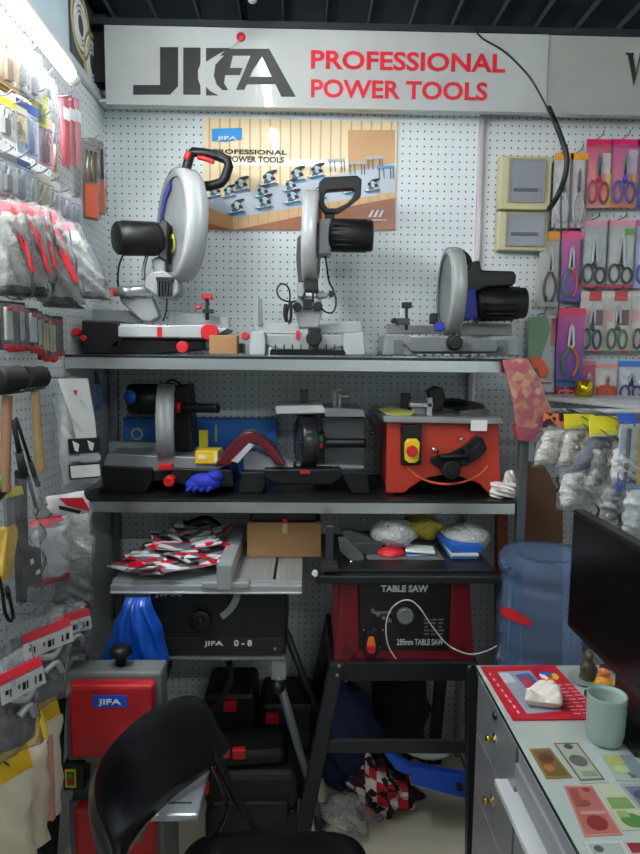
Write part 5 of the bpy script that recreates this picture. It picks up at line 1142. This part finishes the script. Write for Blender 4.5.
wall_hooks('thin wire hook with a glove bag hanging from it', [(3, 202), (20, 203), (33, 205)], -.60, 'wire hooks of the glove row')
wall_hooks('thin wire hook with a glove bag hanging from it', [(45, 210), (62, 222)], -.625, 'wire hooks of the glove row')
# ---- row of bit packs with red tips
bl = ['first', 'second', 'third', 'fourth', 'fifth', 'sixth', 'seventh', 'eighth']
for k, (px, py, h_, col) in enumerate(((6, 301, .105, (190, 196, 180)), (12, 302, .105, (50, 50, 52)), (18, 302, .105, (200, 204, 206)), (31, 308, .10, (196, 200, 196)), (36, 311, .10, (206, 206, 200)), (43, 314, .112, (216, 206, 150)), (50, 316, .112, (200, 204, 180)), (57, 316, .10, (90, 96, 104)))):
    c = atx(px, py, -.645); t = thing('drill_bit_pack', '%s slim clear pack with red tip from the left, in the row above the mallets' % bl[k], 'packaged tool', group='slim packs with red tips above the mallets')
    B(mat(40, 40, 42, rough=.5)).box(-.021, .021, 0, .002, -h_, 0).mk('backing_card', t)
    B(mat(*col, rough=.4)).box(-.011, .011, -.008, -.0005, -h_*.8, -h_*.12).mk('bit_body', t, bev=.003)
    B(RED).box(-.007, .007, -.012, -.0005, -h_*.20, -h_*.12).mk('red_clip', t, bev=.002)
    B(RED).pr([(-.012, -.013, -h_*.88), (.012, -.013, -h_*.88), (.013, -.013, -h_*.97), (0, -.013, -h_*1.05), (-.013, -.013, -h_*.97)], (0, .014, 0)).mk('red_tip', t, bev=.002)
    B(FILM).box(-.02, .02, -.014, -.001, -h_*.98, -.006).mk('film', t, bev=.003); place(t, c, HL-.35)
# ---- rubber mallets
for k, (px, py, hx, hy, col, sd) in enumerate(((8, 379, 4, 492, (150, 108, 80), 0), (34, 377, 40, 470, (176, 146, 98), 1))):
    X = -.56 if k == 0 else -.60
    c = atx(px, py, X); e = atx(hx, hy, X); c0 = c.copy()
    t = thing('rubber_mallet', ['large black rubber mallet with reddish wooden handle, leftmost', 'black rubber mallet with pale wooden handle, right one'][k], 'mallet', c, 'rubber mallets on the left pegboard')
    ax = Vector((.35, .94, 0)).normalized(); R_ = .025 if k else .026; L_ = .028 if k else .030
    B(RUBBER).lathe([(0, -L_), (R_*.8, -L_), (R_*.96, -L_*.92), (R_, -L_*.8), (R_*.93, -L_*.3), (R_*.93, L_*.3), (R_, L_*.8), (R_*.96, L_*.92), (R_*.8, L_), (0, L_)], c, ax, 26).mk('head', t)
    dv = (e-c)
    B(mat(*col, rough=.5, bump=.05)).tube([c+dv*.15, c+dv*.4, c+dv*.7, c+dv*.95, c+dv], [.0095, .0095, .011, .0125, .0125], 12).mk('handle', t)
B(mat(80, 82, 84, rough=.3, metal=.8)).tube([(XL+.001, atx(35, 380, -.60).y-.02, atx(35, 385, -.60).z-.01), (-.62, atx(35, 380, -.60).y-.02, atx(35, 385, -.60).z-.012), (-.57, atx(35, 380, -.60).y-.02, atx(35, 385, -.60).z-.004)], .003, 8).mk('wire_hook', None, 'steel hook carrying the right rubber mallet', 'hook')
B(mat(80, 82, 84, rough=.3, metal=.8)).tube([(XL+.001, atx(13, 383, -.56).y-.02, atx(13, 388, -.56).z-.01), (-.60, atx(13, 383, -.56).y-.02, atx(13, 388, -.56).z-.012), (-.53, atx(13, 383, -.56).y-.02, atx(13, 388, -.56).z-.004)], .003, 8).mk('wire_hook', None, 'steel hook carrying the leftmost rubber mallet', 'hook')
# ---- thin black tools and scabbards
for k, (a_, b_, w_, lb) in enumerate((((13, 420), (36, 507), 1.3, 'long thin black rod hanging between the mallets, leftmost'), ((16, 418), (38, 486), 1.7, 'thin black file with a thicker tip, between the mallets'), ((14, 424), (22, 470), 2.4, 'short flat black blade hanging behind the thin rods'))):
    p, q_ = atx(*a_, -.61+.01*k), atx(*b_, -.61+.01*k); t = thing('file', lb, 'tool', p)
    B(BLACK).tube([p, p.lerp(q_, .5), q_], w_*.0022, 8, False).mk('blade', t); m_ = p.lerp(q_, .62)
    B(DGREY).tube([m_, m_.lerp(q_, .5), q_], w_*.0034, 8, False).mk('grip', t)
p = atx(26, 470, -.60)
t = thing('scabbard', 'long black tool scabbard with small white prints, hanging below the rods', 'tool', p)
def xp(pts, X, th=.012): return [atx(x, y, X) for x, y in pts]
B(BLACK).pr(xp([(21, 470), (27, 470), (29, 545), (41, 548), (43, 582), (28, 588), (27, 603), (22, 602), (20, 540)], -.60), (-.014, 0, 0)).mk('sheath', t, bev=.002)
B(PAPER).pr(xp([(30, 560), (33, 558), (34, 563), (31, 565)], -.5995), (.0006, 0, 0)).mk('printed_mark', t); B(PAPER).pr(xp([(36, 571), (40, 569), (40, 573), (36, 575)], -.5995), (.0006, 0, 0)).mk('printed_mark', t)
# yellow handled tool in film, green tool above it
p = atx(10, 490, -.57); t = thing('cutter_pack', 'yellow handled cutter in a clear pack at the left edge below the mallets', 'packaged tool', p)
B(mat(238, 186, 20, rough=.4)).pr(xp([(8, 528), (17, 524), (19, 534), (12, 578), (5, 582), (2, 576)], -.575), (-.02, 0, 0)).mk('yellow_handle', t, bev=.004)
B(mat(140, 142, 140, rough=.3, metal=.6)).pr(xp([(6, 492), (14, 488), (16, 524), (8, 528)], -.58), (-.008, 0, 0)).mk('blade', t, bev=.001)
B(mat(220, 200, 30)).pr(xp([(6, 487), (22, 486), (24, 494), (8, 498)], -.574), (-.006, 0, 0)).mk('header', t)
B(FILM).pillow((0, -.02, -.11), .10, .24, .05, 61, .1, .3, 14, 18).xf(Matrix.Translation(p+Vector((0, 0, .012))) @ Matrix.Rotation(HL-.5, 4, 'Z')).mk('film', t)
p = atx(4, 484, -.56); t = thing('spring_clamp', 'bright green and black clamp at the left edge under the mallet handle', 'tool', p)
B(mat(60, 220, 50, rough=.4)).pr(xp([(-8, 478), (5, 476), (9, 482), (4, 489), (-8, 492)], -.56), (-.02, 0, 0)).mk('green_jaw', t, bev=.003)
B(BLACK).pr(xp([(-8, 491), (6, 488), (9, 493), (2, 500), (-8, 503)], -.56), (-.02, 0, 0)).mk('black_jaw', t, bev=.003)
p = atx(6, 583, -.55); t = thing('snap_hook', 'black snap hook hanging at the left edge below the yellow cutter', 'tool', p)
B(BLACK).tube(xp([(-2, 575), (2, 590), (5, 612), (10, 621), (13, 616), (10, 600), (7, 586)], -.55), .0035, 8).mk('hook', t); B(BLACK).tube(xp([(7, 588), (9, 598)], -.55), .005, 8, False).mk('gate', t)
# ---- tall white bag near the shelf end
c = atx(66, 378, -.635)
t = glove_bag('tall white bag with black printed label hanging at the end of the shelves', c, 0, 0, .115, .30, .05, HL-1.05, 70, cont=mat(208, 210, 208, rough=.7, bump=.2), cuff=None, head=None, taper=.25, film=BAGF, lean=(.03, .0))
PB_ = mat(230, 230, 228, rough=.5)
B(PB_).pr([(-.03, -.052, 0), (.045, -.052, 0), (.058, -.056, -.10), (.066, -.06, -.22), (.02, -.06, -.22), (.0, -.055, -.10)], (0, -.002, 0)).mk('white_sleeve', t)
for k, (z0, z1, m_) in enumerate(((-.155, -.195, BLACK), (-.20, -.215, LGREY), (-.222, -.262, BLACK))):
    B(m_).pr([(-.012, -.064, z0), (.068, -.066, z0), (.070, -.066, z1), (-.010, -.064, z1)], (0, -.002, 0)).mk('printed_label', t)
B(PAPER).pr([(-.008, -.0662, -.226), (.065, -.0682, -.226), (.067, -.0682, -.258), (-.006, -.0662, -.258)], (0, -.001, 0)).mk('label_window', t)
for x_ in (.008, .045): B(PAPER).pr([(x_-.009, -.0665, -.16), (x_+.008, -.067, -.17), (x_+.004, -.067, -.19), (x_-.004, -.0665, -.185)], (0, -.001, 0)).mk('printed_glove', t)
B(RED).pr([(.006, -.0545, -.03), (.018, -.0545, -.03), (.014, -.0545, -.045)], (0, -.001, 0)).mk('printed_mark', t)
wall_hooks('steel hook holding the tall white bag', [(64, 378)], -.62, None)
# red folded packet and cotton bag
c = atx(62, 492, -.60); t = thing('red_packet', 'small white packet with red and black print under the tall white bag', 'packet')
B(PAPER).pillow((0, -.012, -.03), .10, .055, .02, 77, 0, .2, 10, 8, (.02, 0)).mk('packet', t)
B(REDH).pr([(-.02, -.026, -.008), (.04, -.026, -.016), (.06, -.026, -.055), (.0, -.026, -.03)], (0, -.001, 0)).mk('red_print', t)
B(BLACK).pr([(-.02, -.0265, -.026), (.035, -.0275, -.048), (.03, -.0275, -.055), (-.02, -.0265, -.036)], (0, -.001, 0)).mk('black_print', t); place(t, c, HL-.8)
WHC = mat(228, 228, 224, rough=.95, bump=1, bs=90)
glove_bag('clear bag with fluffy white cotton under the red printed packet', atx(70, 505, -.61), 0, 0, .11, .15, .05, HL-1.0, 80, cont=WHC, cuff=None, head=None, taper=.1)
glove_bag('clear bag with grey parts and red lettering below the fluffy cotton', atx(68, 552, -.61), 0, 0, .11, .15, .05, HL-.9, 84, cont=mat(120, 122, 122, rough=.6, bump=.6), cuff=mat(150, 40, 56), head=None, taper=.1, film=FILMG)
glove_bag('clear bag of white cards with red header beside the black scabbard', atx(45, 518, -.62), 0, 0, .11, .16, .04, HL-.7, 86, cont=mat(186, 188, 188, rough=.6, bump=.3), cuff=mat(150, 40, 56), head=REDH, taper=.05, headh=.018, strip=False)
# large grey tool bags
def printed_bag(label, px, py, X, w_, h_, seed, rz, colc=(86, 88, 90), hs=.025):
    t = glove_bag(label, atx(px, py, X), 0, 0, w_, h_, .06, rz, seed, cont=mat(*colc, rough=.6, bump=.5), cuff=None, head=None, taper=.12, film=FILMG, group='grey bags with red headers, lower left')
    B(REDH).pr([(-w_*.34, -.060, -.012), (w_*.36, -.060, -.012), (w_*.37, -.066, -.012-hs*.6), (-w_*.35, -.066, -.012-hs*.6)], (0, -.002, 0)).mk('header', t)
    B(mat(176, 176, 172)).pr([(-w_*.35, -.066, -.014-hs*.6), (w_*.37, -.066, -.014-hs*.6), (w_*.38, -.072, -.02-hs*1.6), (-w_*.36, -.072, -.02-hs*1.6)], (0, -.002, 0)).mk('white_band', t)
    q = B(BLACK)
    for j in range(9):
        if j not in (2, 6): q.box(-w_*.3+j*w_*.07, -w_*.3+j*w_*.07+w_*(.02 if j % 2 else .045), -.0745, -.0735, -.018-hs*(1.35 if j % 3 else 1.1), -.018-hs*.8)
    q.mk('printed_marks', t)
    B(mat(176, 178, 178, rough=.4, metal=.4)).tube([(-w_*.2, -.064, -h_*.3), (w_*.05, -.068, -h_*.38), (w_*.2, -.064, -h_*.32)], .008, 8).mk('chrome_tool', t)
    B(mat(176, 178, 178, rough=.4, metal=.4)).tube([(-w_*.05, -.066, -h_*.52), (w_*.1, -.070, -h_*.46), (w_*.22, -.064, -h_*.6)], .007, 8).mk('chrome_tool', t)
    return t
printed_bag('large grey bag of tools with red header, middle of the lower left bags', 27, 614, -.575, .15, .20, 90, HL-.6)
printed_bag('grey bag of tools with red header nearest the band saw', 60, 601, -.60, .12, .15, 94, HL-.8)
printed_bag('dark purple-grey bag at the left edge above the yellow headers', -5, 652, -.55, .12, .19, 97, HL-.5, (84, 76, 82))
for (px, py, X) in ((27, 614, -.575), (60, 601, -.60), (-5, 652, -.55), (45, 518, -.62), (70, 505, -.61), (68, 552, -.61)): wall_hooks('wire hook with a hanging bag on the lower left pegboard', [(px, py)], X, 'wire hooks of the lower left bags')
# yellow header bags
YH = mat(236, 190, 20, rough=.45); CRM = mat(226, 214, 186, rough=.6, bump=.2); BLH = mat(30, 80, 180, rough=.4)
for k, (px, py, X) in enumerate(((28, 700, -.58), (12, 722, -.57), (-6, 752, -.56))):
    w_, h_ = .115, .26; t = thing('brush_pack', ['cream pack with yellow and blue header, farthest of three', 'cream pack with yellow and blue header, middle of three', 'cream pack with yellow and blue header, nearest of three'][k]+', lower left', 'packaged goods', group='packs with yellow headers, lower left')
    B(YH).pr([(-w_/2, 0, 0), (w_/2, 0, 0), (w_/2+.004, -.016, -.06), (w_*.2, -.02, -.066), (-w_*.1, -.02, -.058), (-w_/2-.004, -.016, -.066)], (0, -.004, 0)).mk('header', t)
    B(BLH).pr([(w_/2+.004, -.0205, -.057), (w_*.2, -.0245, -.063), (-w_*.1, -.0245, -.055), (-w_/2-.004, -.0205, -.063), (-w_/2-.004, -.0205, -.069), (-w_*.1, -.0245, -.061), (w_*.2, -.0245, -.069), (w_/2+.004, -.0205, -.063)], (0, -.001, 0)).mk('blue_edge', t)
    B(mat(40, 44, 60)).tube([(-.03, -.014, -.03), (-.02, -.012, -.018), (-.006, -.014, -.03), (.008, -.012, -.018), (.02, -.014, -.03)], .0016, 6).mk('printed_script', t)
    B(CRM).pillow((0, -.024, -.16), w_*.94, .22, .03, 100+k, -.1, .25, 12, 14).mk('contents', t)
    if k == 0: B(mat(206, 150, 140, rough=.6)).pillow((.02, -.041, -.17), w_*.2, .19, .012, 105, 0, .2, 6, 10).mk('pink_stripe', t)
    place(t, atx(px, py, X), HL-.75)
    wall_hooks('wire hook with a yellow headed pack', [(px, py+2)], X, 'wire hooks of the yellow headed packs')
# dark cloth
def cl_(u, v):
    x = -.625+.022*math.sin(9*u+2*v)+.012*math.sin(23*u); y = 1.40+u*.18-.02*v; return Vector((x-.02*v, y, .02+(1-v)*.66))
B(mat(28, 36, 34, rough=.95, bump=.3)).grid(cl_, 30, 16).grid(lambda u, v: cl_(u, v)+Vector((-.012, 0, 0)), 30, 16).mk('cloth', None, 'dark greenish cloth draped between the yellow packs and the band saw', 'cloth')
# blue handled tool behind the tall bag
t = thing('pliers', 'blue handled pliers hanging near the left end of the middle shelf', 'tool', atx(96, 395, -.66))
for d_ in (0, 5): B(mat(70, 110, 160, rough=.4)).tube([atx(94+d_, 383, -.66), atx(96+d_, 396, -.66), atx(94+d_, 408, -.66)], .006, 8).mk('handle', t)
B(DGREY).tube([atx(96, 372, -.66), atx(97, 383, -.66)], .007, 8).mk('jaw', t)
# ================================================================== RIGHT WALL GOODS
YR = YB-.02
def peg(px, py, Y, grp, lab='thin wire hook carrying a scissors pack on the right pegboard'):
    c = at(px, py, Y); B(mat(70, 72, 74, rough=.3, metal=.8)).tube([(c.x, YB-.013, c.z-.01), (c.x, YB-.03, c.z), (c.x, Y-.03, c.z), (c.x, Y-.045, c.z+.012)], .0017, 6).mk('wire_hook', None, lab, 'hook', grp)
def scissors(t, w_, h_, hc, style, col2=None):
    H_ = mat(*hc, rough=.4); H2 = mat(*(col2 or hc), rough=.4); y = -.008
    zp = -h_*(.52 if style != 'tailor' else .62)          # pivot
    zt_ = -h_*.2 if style != 'small' else -h_*.3; ze = -h_*.93
    for s_ in (-1, 1):
        B(STEEL).pr([(s_*w_*.02, y, zt_), (s_*w_*.10, y, zt_-h_*.08), (s_*w_*.13, y, zp), (-s_*w_*.06, y, zp-h_*.03), (-s_*w_*.06, y, zp)], (0, -.002, 0)).mk('blade', t)
        hz = (zp-ze)
        if style == 'pruner':
            P_ = [(-s_*w_*.05, y, zp-h_*.02), (-s_*w_*.24, y, zp-hz*.35), (-s_*w_*.26, y, zp-hz*.7), (-s_*w_*.12, y, ze)]
            B(H_ if s_ > 0 else H2).tube(P_, .0052, 8).mk('handle', t)
        else:
            a = w_*(.17 if style == 'tailor' else .155); b = hz*(.36 if s_ > 0 else .44 if style == 'tailor' else .38); cz = ze+b
            B(H_ if s_ > 0 else H2).tube([(s_*w_*.22+a*math.cos(2*PI*k/10), y, cz+b*math.sin(2*PI*k/10)) for k in range(10)], .0042, 8, True, True).mk('handle', t)
            B(H_ if s_ > 0 else H2).tube([(-s_*w_*.03, y, zp), (s_*w_*.08, y, cz+b*.95)], .0055, 8, False).mk('shank', t)
    B(BRASS if style == 'pruner' else DGREY).cyl((0, y-.004, zp-h_*.01), (0, y, zp-h_*.01), w_*.06, n=10).mk('pivot', t)
def gradmat(name, c1, c2):
    m, n, l, p = newmat(name); tc = n.new('ShaderNodeTexCoord'); sp = n.new('ShaderNodeSeparateXYZ'); l.new(tc.outputs['Generated'], sp.inputs[0]); r = n.new('ShaderNodeValToRGB')
    r.color_ramp.elements[0].color = lin(c2)+(1,); r.color_ramp.elements[1].color = lin(c1)+(1,); l.new(sp.outputs[2], r.inputs[0]); l.new(r.outputs[0], p.inputs['Base Color']); p.inputs['Roughness'].default_value = .35; return m
def sc_pack(label, x0, y0, x1, y1, card, head, hc, style='kitchen', col2=None, Y=YR-.03, film=True, side=None, headh=.12, grp='packs of scissors on the right pegboard', hook=True):
    a, b = at(x0, y0, Y), at(x1, y1, Y); w_, h_ = b.x-a.x, a.z-b.z
    t = thing('scissors_pack', label, 'packed scissors', (0, 0, 0), grp)
    cm = card if not isinstance(card, tuple) else mat(*card, rough=.45)
    B(cm).box(-w_/2, w_/2, 0, .002, -h_, 0).mk('backing_card', t)
    B(mat(*head, rough=.4)).box(-w_/2, w_/2, -.001, 0, -h_*headh, 0).mk('header', t)
    if side:
        for (u0, v0, u1, v1, c_) in side: B(mat(*c_, rough=.5)).box(-w_/2+u0*w_, -w_/2+u1*w_, -.0015, 0, -h_*v1, -h_*v0).mk('printed_patch', t)
    scissors(t, w_, h_, hc, style, col2)
    if film: B(FILM).pillow((0, -.008, -h_*.54), w_*1.0, h_*.9, .02, int(x0)+int(y0), 0, .3, 8, 14).mk('film', t)
    place(t, Vector(((a.x+b.x)/2, Y, a.z)), 0)
    if hook: peg((x0+x1)/2, y0-1, Y, 'wire hooks on the right pegboard')
    return t
PK = gradmat('pink_card', (222, 40, 110), (240, 170, 150)); PK2 = gradmat('magenta_card', (214, 60, 160), (240, 140, 90)); PU = gradmat('purple_card', (220, 60, 150), (60, 50, 160))
red_ = (206, 30, 60)
sc_pack('silver handled pruning scissors in clear film with orange header, left of the pair', 555, 153, 570, 228, (206, 200, 196), (226, 150, 30), (190, 192, 194), 'pruner', headh=.09)
sc_pack('silver handled pruning scissors in clear film with orange header, right of the pair', 571, 153, 585, 228, (214, 190, 190), (226, 150, 30), (176, 178, 180), 'pruner', headh=.09)
sc_pack('red handled kitchen scissors on a pink card, top row', 587, 139, 609.5, 208, PK, (214, 20, 80), (186, 24, 50), side=((.6, .2, .95, .5, (230, 210, 214)), (.82, .5, 1, .98, (226, 220, 110))))
sc_pack('blue handled kitchen scissors on a magenta card, top row', 612, 139, 636, 208, PK2, (224, 20, 110), (30, 80, 190), side=((.62, .15, .95, .5, (214, 190, 210)), (.82, .5, 1, .98, (240, 170, 90))))
sc_pack('purple card pack of scissors cut off by the right edge, top row', 638, 139, 662, 208, PU, (150, 30, 130), (90, 50, 150))
sc_pack('grey and black pruning scissors in clear film under the beige boxes', 541, 231, 558.5, 307, (190, 186, 176), (226, 150, 40), (44, 50, 48), 'pruner', headh=.13)
sc_pack('multicoloured pruning scissors on a narrow magenta card', 560, 231, 581, 302, PU, (220, 70, 130), (40, 110, 90), 'pruner', (200, 60, 40))
sc_pack('black tailor scissors in a clear bag with pink header, left of the two', 582, 220, 606, 288, (196, 196, 198), (224, 160, 170), (28, 28, 30), 'tailor', side=((0, .95, 1, 1, (200, 60, 80)),), headh=.09)
sc_pack('black tailor scissors in a clear bag with a green tag, right of the two', 608, 220, 633, 288, (206, 206, 196), (224, 150, 156), (28, 28, 30), 'tailor', side=((0, .95, 1, 1, (200, 60, 80)), (.6, .12, .92, .22, (120, 170, 70))), headh=.09)
sc_pack('lilac backed scissors pack cut off by the right edge, second row', 636, 220, 660, 288, (190, 190, 220), (200, 90, 140), (40, 80, 170), 'tailor', headh=.09)
for (x0, x1, hc, c2, lb) in ((581, 602, (30, 60, 90), (40, 90, 80), 'dark blue and green handled scissors on a white card with a red flower, third row'), (606, 628, (90, 130, 40), (60, 90, 40), 'green handled scissors on a white card with a red flower, third row'), (632, 654, (110, 60, 60), (90, 50, 50), 'brown handled scissors on a white card cut off by the right edge, third row')):
    sc_pack(lb, x0, 291, x1, 353, (214, 206, 196), (216, 200, 190), hc, 'kitchen', c2, side=((.35, .0, .85, .16, (196, 60, 70)), (.62, .3, .95, .55, (120, 80, 76)), (.05, .3, .3, .5, (220, 150, 150)), (0, .96, .5, 1, (40, 130, 70)), (.5, .96, 1, 1, (200, 50, 60))), headh=.05)
sc_pack('large purple and pink card with multicoloured pruning scissors above the ledge', 558, 308, 582, 381, PU, (226, 60, 110), (60, 140, 90), 'pruner', (220, 110, 40), Y=YR-.05)
sc_pack('small pink scissors pack above the golden tape', 582, 361, 594, 396, (206, 70, 110), (220, 110, 140), (180, 40, 80), 'small', hook=False)
sc_pack('orange handled scissors on a white and orange card on the ledge', 596, 364, 617, 399, (224, 214, 206), (226, 150, 140), (230, 80, 30), 'small', side=((.05, .66, .95, 1, (240, 100, 40)),), hook=False)
sc_pack('dark blue handled scissors on a white card with light blue header on the ledge', 618, 361, 643, 401, (224, 224, 228), (60, 130, 220), (40, 40, 120), 'small', headh=.14, hook=False)
sc_pack('pink and blue small scissors pack at the left of the ledge', 556, 382, 575, 396, (206, 40, 70), (60, 140, 210), (230, 150, 160), 'small', headh=.3, hook=False, film=False)
# golden cup of tape
c = at(584, 389, YR-.08)
B(mat(216, 186, 40, rough=.15, metal=.8)).lathe([(0, -.03), (.028, -.03), (.031, .028), (.028, .028), (.026, -.02), (0, -.02)], c, (0, 0, 1), 24).mk('golden_cup', None, 'shiny golden cup standing on the ledge', 'cup')
# knife pack with orange tool
t = thing('knife_pack', 'white card pack with green film and an orange tool, left end of the scissors board', 'packaged tool')
a, b = at(528, 315, YR-.03), at(554, 392, YR-.03); w_, h_ = b.x-a.x, a.z-b.z
B(mat(216, 214, 212)).box(-w_*.15, w_/2, 0, .002, -h_, 0).mk('backing_card', t)
B(mat(110, 160, 110, rough=.3, coat=.4)).pr([(-w_/2, -.004, -.01), (w_*.1, -.004, 0), (w_*.25, -.004, -.05), (-w_*.05, -.004, -h_*.6), (-w_*.45, -.004, -h_*.62)], (0, -.004, 0)).mk('green_sleeve', t)
B(mat(250, 96, 30, rough=.3)).pr([(-w_*.42, -.02, -h_*.55), (-w_*.1, -.02, -h_*.54), (w_*.1, -.02, -h_*.62), (w_*.25, -.02, -h_*.72), (w_*.15, -.02, -h_*.82), (-w_*.1, -.02, -h_*.80), (-w_*.15, -.02, -h_*.7), (-w_*.28, -.02, -h_*.7), (-w_*.26, -.02, -h_*.86), (-w_*.4, -.02, -h_*.88)], (0, .012, 0)).mk('orange_tool', t, bev=.003)
B(REDH).box(0, w_*.4, -.001, 0, -h_*.9, -h_*.87).mk('printed_line', t); B(PK).box(w_*.3, w_*.48, -.001, 0, -h_*.4, -.01).mk('printed_strip', t)
B(FILM).pillow((0, -.014, -h_*.5), w_, h_*.98, .02, 7, 0, .3, 8, 14).mk('film', t); place(t, Vector(((a.x+b.x)/2, YR-.03, a.z)), 0); peg(541, 314, YR-.03, None, 'wire hook carrying the pack with the orange tool')
# leaning orange red pack by the shelf end
def printmat(name, cols, sc=30):
    m, n, l, p = newmat(name); tc = n.new('ShaderNodeTexCoord'); v = n.new('ShaderNodeTexVoronoi'); v.inputs['Scale'].default_value = sc; l.new(tc.outputs['Object'], v.inputs['Vector'])
    s_ = n.new('ShaderNodeSeparateColor'); l.new(v.outputs['Color'], s_.inputs[0]); r = n.new('ShaderNodeValToRGB'); r.color_ramp.interpolation = 'CONSTANT'
    for i, c_ in enumerate(cols):
        e = r.color_ramp.elements[i] if i < 2 else r.color_ramp.elements.new(i/len(cols)); e.position = i/len(cols); e.color = lin(c_)+(1,)
    l.new(s_.outputs[0], r.inputs[0]); l.new(r.outputs[0], p.inputs['Base Color']); p.inputs['Roughness'].default_value = .3; return m
t = thing('printed_pack', 'orange and red printed pack leaning at the right end of the top shelf', 'packaged goods', at(525, 438, 1.87))
B(printmat('orange_print', ((196, 90, 70), (206, 120, 80), (180, 70, 80), (214, 150, 120), (190, 60, 70)), 55)).pp([(504, 360), (527, 358), (540, 380), (554, 416), (540, 430), (520, 440), (514, 400)], 1.865, .02).mk('pack', t, bev=.004)
B(FILM).pp([(503, 360), (528, 358), (541, 380), (555, 416), (541, 431), (519, 441), (513, 400)], 1.855, .008).mk('film', t, bev=.002)
B(mat(170, 60, 80, rough=.5)).pp([(514, 425), (541, 430), (530, 442), (518, 440)], 1.862, .022).mk('lower_flap', t)
# hanging bags with yellow headers
def rbag(label, px, py, Y, w_, h_, t_, cont, seed, head=None, rz=.0, lean=(0, 0), taper=.1, headh=.03, film=None, hang=True):
    t = glove_bag(label, at(px, py, Y), 0, 0, w_, h_, t_, rz, seed, cont=cont, cuff=None, head=None, taper=taper, lean=lean, film=film or BAGF, group='clear bags hanging on the right', name='goods_bag')
    if head: B(head).pr([(-w_*.34, -.002, headh), (w_*.55, -.002, headh*.9), (w_*.4, -.03, -headh*.25), (-w_*.5, -.03, -headh*.3)], (0, -.003, 0)).mk('header', t)
    return t
KN = mat(226, 222, 208, rough=.95, bump=.8, bs=140); KD = mat(70, 80, 92, rough=.8, bump=.6, bs=90); STR = mat(206, 206, 200, rough=.7, bump=1, bs=160); YHR = mat(232, 220, 30, rough=.4)
rbag('bag of cream knitted gloves with black and orange header', 556, 423, 1.86, .13, .125, .05, KN, 201, printmat('black_orange', ((30, 28, 28), (214, 110, 60), (40, 34, 34)), 60), .25, (-.03, 0))
rbag('bag of cream gloves with yellow header, left of the two yellow ones', 574, 424, 1.84, .12, .12, .05, KN, 204, YHR, .35, (-.02, 0))
rbag('bag of dark grey goods with folded yellow header, right of the two yellow ones', 600, 430, 1.74, .13, .11, .05, KD, 207, YHR, .35, (-.06, .0), headh=.04)
rbag('bag of whitish netting below the yellow headed bags', 598, 440, 1.72, .10, .13, .05, STR, 210, None, .3, (-.01, 0))
rbag('bag with a blue header beside the yellow headed bags', 622, 424, 1.74, .07, .10, .04, STR, 213, BLH, .3)
rbag('cloudy bag of white cotton, lowest under the yellow headed bags', 573, 465, 1.80, .14, .12, .07, WHC, 216, None, .2)
rbag('clear bag of white cotton balls left of the packed blue tools', 617, 440, 1.62, .085, .11, .06, WHC, 219, None, .3, film=BAGF)
rbag('clear bag of grey parts behind the top of the monitor', 612, 478, 1.66, .14, .11, .07, mat(150, 152, 152, rough=.7, bump=.8), 222, None, .3)
rbag('clear bag of white parts at the right edge above the monitor', 634, 480, 1.55, .13, .13, .07, mat(190, 192, 190, rough=.7, bump=.8), 225, None, .3)
t = thing('tool_pack', 'pack with a grey and a yellow handled tool and blue base, right edge', 'packaged tool')
B(mat(40, 110, 200, rough=.4)).box(-.04, .05, 0, .002, -.17, -.12).mk('blue_card', t); B(mat(200, 204, 206)).box(-.04, .05, .001, .003, -.13, 0).mk('backing_card', t)
for x_, c_ in ((-.02, (70, 76, 84)), (.018, (226, 190, 40))): B(mat(*c_)).tube([(x_, -.008, -.01), (x_-.002, -.008, -.08), (x_-.006, -.008, -.15)], .005, 8).mk('tool', t)
B(FILM).pillow((0, -.01, -.085), .10, .18, .025, 9, 0, .3, 8, 12).mk('film', t); place(t, at(634, 424, 1.58), .3)
# rail that carries the bags on the right
t = thing('hanging_rail', 'grey steel rail behind the hanging bags on the right', 'rail', (.9, 1.95, 1.33))
a = at(560, 428, 1.95)
B(LGREY).cyl((a.x-.06, 1.95, 1.345), (1.7, 1.95, 1.345), .008).mk('bar', t)
for x in (a.x-.02, 1.25): B(LGREY).cyl((x, 1.95, 1.345), (x, YB-.015, 1.345), .006).mk('arm', t)
hk = 'steel hook on the grey rail with a hanging bag'
for (px, py, Y) in ((556, 423, 1.86), (574, 424, 1.84), (600, 430, 1.74), (622, 424, 1.74), (617, 440, 1.62), (598, 440, 1.72), (573, 465, 1.80), (612, 478, 1.66), (634, 480, 1.55), (634, 424, 1.58)):
    c = at(px, py, Y); B(mat(90, 92, 94, rough=.3, metal=.8)).tube([(c.x, 1.95, 1.353), (c.x, (1.95+c.y)/2, (1.355+c.z)/2+.004), (c.x, c.y+.006, c.z-.004), (c.x, c.y+.004, c.z)], .0014, 6).mk('wire_hook', None, hk, 'hook', 'hooks on the grey rail')

for t_, c_, r_ in PLACES: t_.location = c_; t_.rotation_euler = (0, 0, r_)
